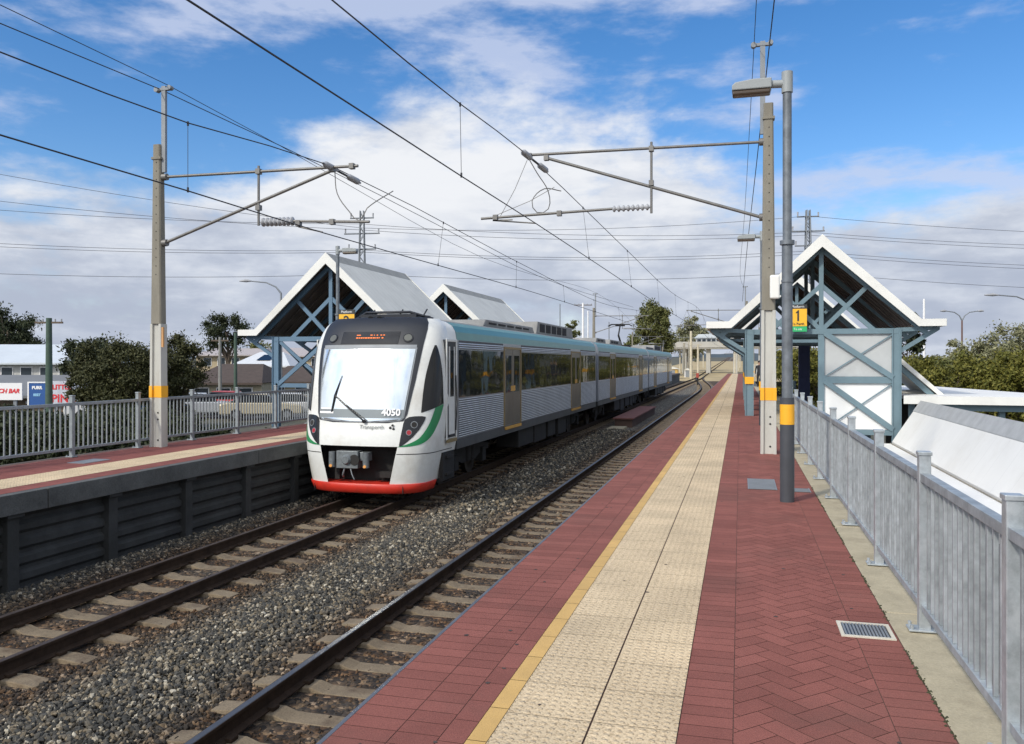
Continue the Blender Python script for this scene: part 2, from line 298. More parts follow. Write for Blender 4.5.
def ballast_material(island=True):
    m = bpy.data.materials.new('ballast_stone' if island else 'ballast_bed'); m.use_nodes = True; t = m.node_tree; Lk = t.links.new; b = t.nodes['Principled BSDF']; b.inputs['Roughness'].default_value = .9
    ge = nd(t, 'ShaderNodeNewGeometry'); c = nd(t, 'ShaderNodeTexCoord'); r = nd(t, 'ShaderNodeValToRGB')
    if island: Lk(ge.outputs['Random Per Island'], r.inputs[0])
    else:
        vo = nd(t, 'ShaderNodeTexVoronoi'); vo.inputs['Scale'].default_value = 17; Lk(c.outputs['Object'], vo.inputs['Vector']); sp = nd(t, 'ShaderNodeSeparateColor'); Lk(vo.outputs['Color'], sp.inputs[0]); Lk(sp.outputs[0], r.inputs[0])
        bp = nd(t, 'ShaderNodeBump'); bp.inputs['Strength'].default_value = 1; bp.inputs['Distance'].default_value = .03; bp.invert = True; Lk(vo.outputs['Distance'], bp.inputs['Height']); Lk(bp.outputs[0], b.inputs['Normal'])
    els = [(0, (.026, .026, .024)), (.36, (.066, .065, .058)), (.62, (.11, .098, .078)), (.80, (.18, .145, .095)), (.92, (.29, .25, .18)), (1, (.50, .46, .37))]
    cr = r.color_ramp; cr.elements[0].color = (*els[0][1], 1); cr.elements[1].color = (*els[-1][1], 1)
    for p, q in els[1:-1]: e = cr.elements.new(p); e.color = (*q, 1)
    # brake dust and rust staining near the rails
    sx = nd(t, 'ShaderNodeSeparateXYZ'); Lk(ge.outputs['Position'], sx.inputs[0])
    def near(x0, wd):
        a = nd(t, 'ShaderNodeMath', operation='SUBTRACT'); Lk(sx.outputs[0], a.inputs[0]); a.inputs[1].default_value = x0
        a2 = nd(t, 'ShaderNodeMath', operation='ABSOLUTE'); Lk(a.outputs[0], a2.inputs[0])
        mr = nd(t, 'ShaderNodeMapRange', interpolation_type='SMOOTHSTEP'); Lk(a2.outputs[0], mr.inputs['Value']); mr.inputs['From Min'].default_value = wd*.55; mr.inputs['From Max'].default_value = wd; mr.inputs['To Min'].default_value = 1; mr.inputs['To Max'].default_value = 0
        return mr.outputs[0]
    a = nd(t, 'ShaderNodeMath', operation='MAXIMUM'); Lk(near(-7.2, 1.7), a.inputs[0]); Lk(near(-3.3, 1.5), a.inputs[1])
    no = nd(t, 'ShaderNodeTexNoise'); no.inputs['Scale'].default_value = 2.5; no.inputs['Detail'].default_value = 6; Lk(c.outputs['Object'], no.inputs['Vector'])
    mm = nd(t, 'ShaderNodeMapRange'); Lk(no.outputs[0], mm.inputs['Value']); mm.inputs['From Min'].default_value = .3; mm.inputs['From Max'].default_value = .6; mm.inputs['To Min'].default_value = .45
    mu = nd(t, 'ShaderNodeMath', operation='MULTIPLY'); Lk(a.outputs[0], mu.inputs[0]); Lk(mm.outputs[0], mu.inputs[1])
    tint = nd(t, 'ShaderNodeMix', data_type='RGBA', blend_type='MULTIPLY'); Lk(mu.outputs[0], tint.inputs[0]); Lk(r.outputs[0], tint.inputs[6]); tint.inputs[7].default_value = (.52, .33, .21, 1)
    Lk(tint.outputs[2], b.inputs['Base Color']); return m
M_bed = ballast_material(False); M_stone = ballast_material(True)
b = MB()
for y0, y1 in [(-12, 40), (40, 90), (90, 150), (150, 350), (350, 650)]:
    xw = -1.9 if y0 < 130 else -.5
    b.add([(-8.98, y0, -1.30+rise(y0)), (xw, y0, -1.30+rise(y0)), (xw, y1, -1.30+rise(y1)), (-8.98, y1, -1.30+rise(y1))], [(0,1,2,3)])
struct(b.build('trackbed', M_bed))
# loose ballast stones
ico_v = []; g = (1+5**.5)/2
for a_ in (-1, 1):
    for b_ in (-g, g): ico_v += [(0, a_, b_), (a_, b_, 0), (b_, 0, a_)]
ico_v = np.array(ico_v)/math.sqrt(1+g*g)
import itertools
ico_f = [t for t in itertools.combinations(range(12), 3) if all(abs(np.linalg.norm(ico_v[i]-ico_v[j])-1.0515) < .05 for i, j in ((t[0],t[1]),(t[1],t[2]),(t[0],t[2])))]
ico_f = np.array([t if np.dot(np.cross(ico_v[t[1]]-ico_v[t[0]], ico_v[t[2]]-ico_v[t[0]]), ico_v[t[0]]) > 0 else (t[0], t[2], t[1]) for t in ico_f])
def stones(name, n, x0, x1, y0, y1, size, zf, label):
    X = rng.uniform(x0, x1, n); Y = rng.uniform(y0, y1, n); R = size*rng.uniform(.55, 1.35, n)
    keep = np.ones(n, bool)
    for c in (-7.2, -3.3):       # keep sleepers and rail heads mostly clear
        on = (np.abs(X-c) < 1.02) & (((Y-.085) % .60) < .275) & (rng.uniform(0, 1, n) > .07); keep &= ~on
        for s_ in (-.57, .57): keep &= ~(np.abs(X-c-s_) < .10)
    X, Y, R = X[keep], Y[keep], R[keep]; n = len(X)
    Z = zf(X, Y)+rng.uniform(-.018, .022, n)
    v = ico_v[None]*R[:, None, None]*rng.uniform(.55, 1.25, (n, 12, 1))*rng.uniform(.55, 1.3, (n, 1, 3))
    A = rng.normal(size=(n, 3, 3)); Q, _ = np.linalg.qr(A); v = np.einsum('nij,nkj->nki', Q, v)
    v += np.stack([X, Y, Z], 1)[:, None, :]
    F = (ico_f[None]+(np.arange(n)*12)[:, None, None]).reshape(-1, 3)
    me = bpy.data.meshes.new(name); V = v.reshape(-1, 3); me.vertices.add(len(V)); me.vertices.foreach_set('co', V.ravel())
    me.loops.add(F.size); me.loops.foreach_set('vertex_index', F.ravel().astype(np.int32)); me.polygons.add(len(F)); me.polygons.foreach_set('loop_start', np.arange(0, F.size, 3, dtype=np.int32))
    me.polygons.foreach_set('use_smooth', np.zeros(len(F), bool)); me.materials.append(M_stone); me.update(calc_edges=True); me.validate()
    o = bpy.data.objects.new(name, me); COL.objects.link(o); return tag(o, label, 'ballast', kind='stuff')
def zf(X, Y):
    mid = np.exp(-((X+5.25)/.62)**2)*.085; left = np.where(X < -8.1, .05, 0); inn = np.where((np.abs(X+7.2) < .55)|(np.abs(X+3.3) < .55), -.015, 0)
    return -1.312+mid+left+inn
stones('ballast', 145000, -8.95, -1.95, 3.4, 15, .0235, zf, 'loose grey and cream crushed stone around the near tracks')
stones('ballast', 42000, -8.95, -1.95, 15, 36, .036, zf, 'darker crushed stone around the tracks beside the train')

# ------------------------------------------------------------ tracks
def track(x0c, y0, y1, label, topm, bend=None):
    def xo(y):
        if not bend or y < bend[0]: return 0
        t = min(1, (y-bend[0])/(bend[1]-bend[0])); return bend[2]*t*t*(3-2*t)
    xc = x0c
    root = thing('railway_track', (xc, y0, RAIL), label, 'railway track')
    cuts = sorted(set([y0, y1]+[c for c in ([150] if y1 > 150 else [])]+([bend[0]+(bend[1]-bend[0])*k/14 for k in range(15)] if bend else []))); cuts = [c for c in cuts if y0 <= c <= y1]; segs = list(zip(cuts, cuts[1:]))
    for sx in (-.57, .57):
        b = MB()
        prof = [(-.065,-.155),(.065,-.155),(.065,-.145),(.012,-.125),(.012,-.04),(.035,-.03),(.035,-.004),(-.035,-.004),(-.035,-.03),(-.012,-.04),(-.012,-.125),(-.065,-.145)]
        hd = [(-.030,-.0035),(.030,-.0035),(.026,0),(-.026,0)]
        for a, c in segs:
            for pr, mi in ((prof, 0), (hd, 1)):
                n = len(pr); vs = [(xc+xo(a)+sx+p[0], a, RAIL+p[1]+rise(a)) for p in pr]+[(xc+xo(c)+sx+p[0], c, RAIL+p[1]+rise(c)) for p in pr]
                b.add(vs, [tuple(range(n)), tuple(reversed(range(n, 2*n)))]+[(i, i+n, (i+1)%n+n, (i+1)%n) for i in range(n)], mi)
        b.build('rail', [M_railside, topm], root)
    def sl(b, y, j=0):
        z1 = RAIL-.158; dx = xo(y)+(random.uniform(-.02, .02) if not j else 0); hw = .105
        for (xa, xb, dz0, dz1) in ((-1.02, -.35, 0, -.0), (-.35, .35, -.0, -.0), (.35, 1.02, -.0, 0)): pass
        pts = [(-1.02, -.02), (-.78, 0), (-.42, 0), (-.3, -.035), (.3, -.035), (.42, 0), (.78, 0), (1.02, -.02)]
        vs = []
        for (px, pz) in pts:
            z = z1+pz+rise(y)
            vs += [(xc+dx+px, y-hw-.02, z-.16), (xc+dx+px, y-hw, z), (xc+dx+px, y+hw, z), (xc+dx+px, y+hw+.02, z-.16)]
        fs = [(0,1,2,3), (31,30,29,28)]
        for i in range(7):
            k = i*4; fs += [(k, k+4, k+5, k+1), (k+1, k+5, k+6, k+2), (k+2, k+6, k+7, k+3)]
        b.add(vs, fs)
        for sx in (-.57, .57):
            for q in (-1, 1): b.box(xc+xo(y)+sx+q*.075-.03, xc+xo(y)+sx+q*.075+.03, y-.05, y+.05, z1+rise(y), z1+.035+rise(y), 1)
    ny = 0.222; y = ny+.6*math.ceil((y0-ny)/.6); k = 0; rest = MB()
    while y < y1:
        if y > 2.5 and k < 98:
            b = MB(); sl(b, y); b.build('sleeper', [M_sleeper, M_railside], root, bevel=.008); k += 1
        elif y < 150 or (int(y/.6) % 2 == 0): sl(rest, y, 1)
        y += .6
    o = rest.build('sleeper', [M_sleeper, M_railside], root); o['kind'] = 'stuff'
    return root
track(-3.3, -8, 166, 'empty nearest railway track running beside the right platform edge', M_railtop, (80, 165, -3.9))
track(-7.2, -8, 420, 'railway track carrying the train beside the left platform', mat('dull_rail_top', (.09, .07, .06), .6, .5, var=.3, vscale=5))

# ------------------------------------------------------------ paving
def clip(poly, x0, x1):
    for s_, lim in ((1, x0), (-1, -x1)):
        o = []
        for i in range(len(poly)):
            a, c = poly[i], poly[(i+1) % len(poly)]; da, dc = s_*a[0]-lim, s_*c[0]-lim
            if da >= 0: o.append(a)
            if da*dc < 0: t = da/(da-dc); o.append((a[0]+(c[0]-a[0])*t, a[1]+(c[1]-a[1])*t))
        poly = o
        if len(poly) < 3: return []
    return poly
def tiles(b, x0, x1, y0, y1, ly, g=.004, z=.004, jit=0, off=0):
    y = y0+off
    while y < y1:
        e = min(y+ly, y1); b.add([(x0+g/2, y+g/2, z+random.uniform(0, jit)) if False else (x0+g/2, y+g/2, z), (x1-g/2, y+g/2, z), (x1-g/2, e-g/2, z), (x0+g/2, e-g/2, z)], [(0,1,2,3)]); y += ly
def herring(b, x0, x1, y0, y1, l=.23, wd=.115, g=.004, z=.004):
    c45 = math.sqrt(.5); n = int((y1-y0+4)/wd)+8
    for i in range(-4, n*2):
        for j in range(-n, n):
            # herringbone lattice
            ox = (i*wd); oy = (i*wd)
            ox += j*2*wd; oy -= j*2*wd
            for (a0, b0, a1, b1) in ((ox, oy, ox+l, oy+wd), (ox+l, oy, ox+l+wd, oy+l)) if False else ((ox, oy, ox+2*wd, oy+wd), (ox, oy+wd, ox+wd, oy+3*wd)):
                cx = ((a0+a1)/2-(b0+b1)/2)*c45; cy = ((a0+a1)/2+(b0+b1)/2)*c45+y0-2
                if not (x0-.2 < cx < x1+.2 and y0 < cy < y1): continue
                q = [(a0+g/2, b0+g/2), (a1-g/2, b0+g/2), (a1-g/2, b1-g/2), (a0+g/2, b1-g/2)]
                q = [((p[0]-p[1])*c45, (p[0]+p[1])*c45+y0-2) for p in q]
                p = clip(q, x0+g/2, x1-g/2)
                if p: b.add([(u, v_, z) for u, v_ in p], [tuple(range(len(p)))])
PEND = 132
slab = MB(); slab.box(-1.765, 1.24, -6, PEND, -.22, 0); slab.box(-1.60, 1.24, -6, PEND, -3.7, -.22)
struct(slab.build('platform', M_coping))
ed = MB(); ed.box(-1.787, -1.765, -6, PEND, -.10, .004); struct(ed.build('platform_edge', mat('edge_trim', (.12, .13, .15), .5, .3, var=.2)))
b = MB()
for (xa, xb, ly) in ((-1.765, -1.496, .12), (-1.496, -1.288, .12), (-1.288, -1.165, .23), (-.27, -.03, .115), (.68, .92, .115)): tiles(b, xa, xb, -3, 128, ly)
struct(b.build('paving', M_brick))
b = MB(); herring(b, -.03, .68, 1.5, 20); tiles(b, -.03, .33, 20, 128, .115); tiles(b, .33, .68, 20, 128, .115); struct(b.build('paving', M_brick))
gb = MB(); gb.add([(-1.764, -3, .0015), (.93, -3, .0015), (.93, 128, .0015), (-1.764, 128, .0015)], [(0,1,2,3)]); struct(gb.build('paving_joints', M_grout))
b = MB(); tiles(b, -1.165, -1.07, -3, 128, .36, .005, .006); struct(b.build('yellow_line', M_yellow))
# tactile strip
m = bpy.data.materials.new('tactile_tile'); m.use_nodes = True; t = m.node_tree; Lk = t.links.new; bb = t.nodes['Principled BSDF']; bb.inputs['Roughness'].default_value = .9
c = nd(t, 'ShaderNodeTexCoord'); vo = nd(t, 'ShaderNodeTexVoronoi'); vo.inputs['Scale'].default_value = 70; Lk(c.outputs['Object'], vo.inputs['Vector'])
no = nd(t, 'ShaderNodeTexNoise'); no.inputs['Scale'].default_value = 85; no.inputs['Detail'].default_value = 3; Lk(c.outputs['Object'], no.inputs['Vector'])
r = nd(t, 'ShaderNodeValToRGB'); Lk(no.outputs[0], r.inputs[0]); r.color_ramp.elements[0].position = .30; r.color_ramp.elements[0].color = (.36, .26, .15, 1); r.color_ramp.elements[1].position = .52; r.color_ramp.elements[1].color = (.66, .52, .335, 1)
n2 = nd(t, 'ShaderNodeTexNoise'); n2.inputs['Scale'].default_value = 1.4; n2.inputs['Detail'].default_value = 8; Lk(c.outputs['Object'], n2.inputs['Vector'])
mr = nd(t, 'ShaderNodeMapRange'); Lk(n2.outputs[0], mr.inputs['Value']); mr.inputs['From Min'].default_value = .3; mr.inputs['From Max'].default_value = .7; mr.inputs['To Min'].default_value = .84; mr.inputs['To Max'].default_value = 1.12
ge = nd(t, 'ShaderNodeNewGeometry'); mi_ = nd(t, 'ShaderNodeMapRange'); Lk(ge.outputs['Random Per Island'], mi_.inputs['Value']); mi_.inputs['To Min'].default_value = .97; mi_.inputs['To Max'].default_value = 1.03
mu = nd(t, 'ShaderNodeMath', operation='MULTIPLY'); Lk(mr.outputs[0], mu.inputs[0]); Lk(mi_.outputs[0], mu.inputs[1])
sc_ = nd(t, 'ShaderNodeVectorMath', operation='SCALE'); Lk(r.outputs[0], sc_.inputs[0]); Lk(mu.outputs[0], sc_.inputs['Scale']); Lk(sc_.outputs[0], bb.inputs['Base Color'])
# raised dots on a 50 mm grid
mp = nd(t, 'ShaderNodeMapping'); mp.inputs['Scale'].default_value = (20, 20, 20); Lk(c.outputs['Object'], mp.inputs['Vector'])
fr = nd(t, 'ShaderNodeVectorMath', operation='FRACTION'); Lk(mp.outputs[0], fr.inputs[0]); sb = nd(t, 'ShaderNodeVectorMath', operation='SUBTRACT'); Lk(fr.outputs[0], sb.inputs[0]); sb.inputs[1].default_value = (.5, .5, 0)
sx_ = nd(t, 'ShaderNodeSeparateXYZ'); Lk(sb.outputs[0], sx_.inputs[0]); cb = nd(t, 'ShaderNodeCombineXYZ'); Lk(sx_.outputs[0], cb.inputs[0]); Lk(sx_.outputs[1], cb.inputs[1])
ln = nd(t, 'ShaderNodeVectorMath', operation='LENGTH'); Lk(cb.outputs[0], ln.inputs[0]); ms = nd(t, 'ShaderNodeMapRange', interpolation_type='SMOOTHSTEP'); Lk(ln.outputs['Value'], ms.inputs['Value']); ms.inputs['From Min'].default_value = .18; ms.inputs['From Max'].default_value = .36; ms.inputs['To Min'].default_value = 1; ms.inputs['To Max'].default_value = 0
ad = nd(t, 'ShaderNodeMath', operation='MULTIPLY_ADD'); Lk(no.outputs[0], ad.inputs[0]); ad.inputs[1].default_value = 1.0; Lk(ms.outputs[0], ad.inputs[2])
bp = nd(t, 'ShaderNodeBump'); bp.inputs['Strength'].default_value = .8; bp.inputs['Distance'].default_value = .006; Lk(ad.outputs[0], bp.inputs['Height']); Lk(bp.outputs[0], bb.inputs['Normal'])
M_tact = m
b = MB(); tiles(b, -1.07, -.665, -3, 128, .4, .004, .008); tiles(b, -.660, -.27, -3, 128, .4, .004, .008, off=.0); struct(b.build('tactile_paving', M_tact))
# kerb strip under the fence
b = MB(); y = -3
while y < 60: b.box(.925, 1.26, y, y+2.99, -.2, .006+0*y); y += 3
struct(b.build('concrete_strip', M_conc, bevel=.006))
# moss in the joint
M_moss = mat('moss', (.04, .045, .02), .95, var=.5, vscale=30)
b = MB()
for i in range(900):
    y = random.uniform(1.8, 12) if random.random() < .8 else random.uniform(12, 30); x = .922+random.gauss(0, .006); s_ = random.uniform(.002, .008)
    if math.sin(y*3.1)+math.sin(y*7.7) < -.2: continue
    b.add([(x-s_, y-s_, .004), (x+s_, y-s_, .004), (x+s_, y+s_*2, .004), (x-s_, y+s_, .004), (x, y, .006+s_)], [(0,1,4),(1,2,4),(2,3,4),(3,0,4)])
tag(b.build('moss', M_moss), 'thin line of green moss growing in the joint beside the concrete strip', 'moss', kind='stuff')

b = MB(); rg = random.Random(11)
for i in range(90):
    y = rg.uniform(2.2, 16) if i % 3 else rg.uniform(2, 40); x = rg.choice((rg.uniform(-1.7, -1.2), rg.uniform(-.25, .88), rg.uniform(-1.0, -.3))); r_ = rg.uniform(.006, .016)
    zt_s = .0105 if -1.07 < x < -.27 else .0062
    b.add([(x+math.cos(a*PI/4)*r_*rg.uniform(.8, 1.2), y+math.sin(a*PI/4)*r_*rg.uniform(.8, 1.2), zt_s) for a in range(8)], [tuple(range(8))])
tag(b.build('paving_spots', mat('gum_spot', (.07, .05, .045), .9, var=.3)), 'old dark gum and dirt spots trodden into the right platform paving', 'stains', kind='stuff')
# left platform
slab = MB(); slab.box(-11.6, -9.10, -6, PEND, -3, -.262); slab.box(-11.6, -9.0, -6, PEND, -.26, 0)
struct(slab.build('platform', M_coping))
b = MB(); y = -1.0
while y < 120: b.box(-9.0, -8.85, y, y+4.985, -.26, .003); y += 5
struct(b.build('platform_edge', M_coping, bevel=.008))
gb = MB(); gb.add([(-11.55, -3, .0015), (-9.0, -3, .0015), (-9.0, 128, .0015), (-11.55, 128, .0015)], [(0,1,2,3)]); struct(gb.build('paving_joints', M_grout))
b = MB(); tiles(b, -8.998, -8.80, -3, -2.9, .2)
for (xa, xb) in ((-9.36, -9.18), (-9.18, -9.0), (-10.35, -10.13), (-10.60, -10.35), (-10.85, -10.60), (-11.1, -10.85), (-11.35, -11.1)): tiles(b, xa, xb, -1, 110, .12)
struct(b.build('paving', mat('red_paver_left', (.23, .08, .068), .9, spec=.22, var=.12, vscale=1.3, bump=.3, bscale=160, var2=.1, island=.1)))
b = MB(); tiles(b, -10.13, -9.745, -1, 110, .4, .003, .006); tiles(b, -9.745, -9.36, -1, 110, .4, .003, .006); struct(b.build('tactile_paving', M_tact))
b = MB(); b.box(-10.75, -10.40, 11.3, 11.9, .004, .012); tag(b.build('drain_cover', M_galvd), 'flat grey drain cover set in the left platform paving', 'drain cover')

# retaining wall under the left platform: grooved planks between posts
root = thing('retaining_wall', (-9.0, 8.5, -1.3), 'dark stained wall of grooved planks and posts below the left platform', 'wall')
py = [8.52+1.75*k for k in range(-4, 22)]
for i, y in enumerate(py):
    b = MB(); b.box(-9.08, -8.93, y-.09, y+.09, -1.5, -.31); b.box(-9.1, -8.88, y-.13, y+.13, -.31, -.262)
    b.build('wall_post', M_wall, root, bevel=.006)
    if i < len(py)-1:
        b = MB(); prof = [(-9.10, -1.5)]; z = -1.42
        while z < -.32:
            prof += [(-9.06, z), (-9.005, z+.05), (-9.005, z+.13), (-9.06, z+.17)]; z += .215
        prof += [(-9.06, -.29), (-9.10, -.29)]
        b.prism(prof, 1, y+.091, py[i+1]-.091); b.build('wall_plank', M_wall, root)

# ------------------------------------------------------------ fences
def fence(x, ys, z0, H, label, rail_dark, toff=.0, nb=14, mpost=M_galv, mbar=M_galv, flat=True):
    root = thing('railing', (x, ys[0], z0), label, 'fence')
    for i, y in enumerate(ys):
        b = MB(); h = .034
        b.box(x-h, x+h, y-h, y+h, z0+.012, z0+H-.02); b.box(x-h-.006, x+h+.006, y-h-.006, y+h+.006, z0+H-.02, z0+H+.004)
        b.box(x-.095, x+.07, y-.06, y+.06, z0+.007, z0+.020)
        for dx in (-.075, .055):
            b.tube([(x+dx, y-.04, z0+.02), (x+dx, y-.04, z0+.045)], .012, 6); b.tube([(x+dx, y+.04, z0+.02), (x+dx, y+.04, z0+.045)], .012, 6)
        b.build('fence_post', mpost, root, bevel=.004)
        if i < len(ys)-1:
            y1 = ys[i+1]; b = MB(); zt = z0+H-.14
            b.box(x-.028, x+.028, y+h+.001, y1-h-.001, zt-.04, zt+.012)
            b.box(x-.022, x+.022, y+h+.001, y1-h-.001, z0+.13, z0+.175)
            n = nb
            for k in range(1, n+1):
                yy = y+h+(y1-y-2*h)*k/(n+1)
                b.box(x-.011, x+.011, yy-.011, yy+.011, z0+.175, zt-.04)
            b.build('fence_panel', mbar, root, bevel=.003)
    return root
fence(1.10, [3.90+1.735*k for k in range(-2, 10)], .006, 1.11, 'pale galvanised railing along the right platform edge', False, nb=15, mpost=mat('bright_galvanised', (.42, .46, .48), .4, .45, var=.25, vscale=12, dirt=(.62, .65, .67), dirt_amt=.7))
yl = [12.03+1.66*k for k in range(-3, 22)]
fence(-11.33, yl, 0, 1.09, 'dull grey railing along the back of the left platform', True, mpost=mat('railing_grey', (.29, .32, .335), .55, .3, var=.15, vscale=8), mbar=mat('railing_grey', (.24, .27, .285)), nb=13)

# ------------------------------------------------------------ drains
root = thing('drain_grate', (.755, 5.55, .005), 'white framed slotted drain grate in the red paving near the fence', 'drain grate')
x0, x1, ya, yb = .595, .905, 5.40, 5.70
b = MB()
for q in ((x0, x1, ya, ya+.025), (x0, x1, yb-.025, yb), (x0, x0+.022, ya+.025, yb-.025), (x1-.022, x1, ya+.025, yb-.025)): b.box(*q, .004, .012)
b.build('grate_frame', mat('pale_frame', (.6, .56, .46), .7), root)
b = MB(); b.box(x0+.022, x1-.022, ya+.025, yb-.025, .0045, .006); b.build('pit', M_black, root)
b = MB()
for k in range(13): xx = x0+.034+k*.0198; b.box(xx-.0055, xx+.0055, ya+.025, yb-.025, .006, .011)
b.build('grate_bars', M_galvd, root)
for (xa, xb, ya, yb, lb) in ((.10, .47, 11.35, 12.35, 'grey metal drain grate left of the near lamp post'), (.62, .88, 11.25, 11.6, 'small narrow drain grate between the lamp post and the fence')):
    root = thing('drain_grate', (xa, ya, .005), lb, 'drain grate')
    b = MB(); b.box(xa, xb, ya, yb, .0045, .0065); b.build('pit', M_dark, root)
    b = MB(); n = int((yb-ya)/.05)
    for k in range(n): b.box(xa+.015, xb-.015, ya+.02+k*.05, ya+.047+k*.05, .0065, .012)
    b.box(xa, xa+.015, ya, yb, .0065, .0125); b.box(xb-.015, xb, ya, yb, .0065, .0125); b.build('grate_bars', M_galvd, root)

# ------------------------------------------------------------ lamp posts
def lamp_post(x, y, z0, H, label, group, sleeve=True, fixed=True):
    root = thing('lamp_post', (x, y, z0), label, 'lamp post', group)
    b = MB(); b.tube([(x, y, z0), (x, y, z0+1.25)], .083, 20); b.build('pole_sleeve', M_sleeve, root)
    b = MB(); b.tube([(x, y, z0+.93), (x, y, z0+1.17)], .085, 20); b.build('yellow_band', M_band, root)
    b = MB(); b.tube([(x, y, z0+1.25), (x, y, z0+3.10)], .062, 18); b.tube([(x, y, z0+3.10), (x, y, z0+H)], .052, 18)
    b.tube([(x, y, z0+3.08), (x, y, z0+3.13)], .085, 18); b.tube([(x, y, z0+2.63), (x, y, z0+2.66)], .07, 18); b.build('pole', M_lamppole, root)
    b = MB(); b.tube([(x, y, z0+H-.24), (x, y, z0+H+.01)], .065, 16); b.tube([(x, y, z0+H-.13), (x-.22, y, z0+H-.12)], .048, 12)
    # head, seen side on: long box with a curved top
    zt = z0+H-.12; pr = [(x-.18, zt-.06), (x-.18, zt+.06), (x-.40, zt+.06), (x-.60, zt+.035), (x-.64, zt+.0), (x-.64, zt-.06)]
    b.prism(pr, 1, y-.085, y+.085); b.build('lamp_head', mat('lamp_head_paint', (.30, .325, .33), .5, var=.08), root, bevel=.012)
    b = MB(); b.box(x-.635, x-.19, y-.075, y+.075, zt-.12, zt-.062); b.build('lamp_lens', mat('brown_lens', (.07, .05, .035), .3), root, bevel=.02)
    return root
lp = lamp_post(.545, 10.46, 0, 5.14, 'tall lamp post nearest the viewer with dark sleeve and yellow band on the right platform', 'lamp posts on the platforms')
l2 = copy_tree(lp); l2.location = (.57, 23.0, 0); l2['label'] = 'second lamp post on the right platform, half hidden behind the concrete mast'
l3 = copy_tree(lp); l3.location = (-11.60, 22.55, -.0); l3['label'] = 'lamp post carrying the 2 sign in front of the left shelter'; l3.rotation_euler = (0, 0, PI)

# ------------------------------------------------------------ electrification masts
def isection(b, x, y, z0, z1, w0, w1, d, fl=.055, mi=0):
    for (xa, xb) in ((-1, -1),): pass
    def ring(z, w):
        h = w/2; e = d/2; t = fl; q = .04
        return [(x-h, y-e, z), (x-h+t, y-e, z), (x-h+t, y-e+q, z), (x+h-t, y-e+q, z), (x+h-t, y-e, z), (x+h, y-e, z), (x+h, y+e, z), (x+h-t, y+e, z), (x+h-t, y+e-q, z), (x-h+t, y+e-q, z), (x-h+t, y+e, z), (x-h, y+e, z)]
    a, c = ring(z0, w0), ring(z1, w1); n = 12
    b.add(a+c, [tuple(reversed(range(n))), tuple(range(n, 2*n))]+[(i, (i+1)%n, (i+1)%n+n, i+n) for i in range(n)], mi)
def insulator(b, a, c, r, n=8):
    a, c = Vector(a), Vector(c); pts = []; rs = []
    for i in range(n*4+1):
        t = i/(n*4); pts.append(a+(c-a)*t); rs.append(r*(.45 if i % 4 in (0, 1) else 1) if 0 < i < n*4 else r*.35)
    b.tube(pts, rs, 12)
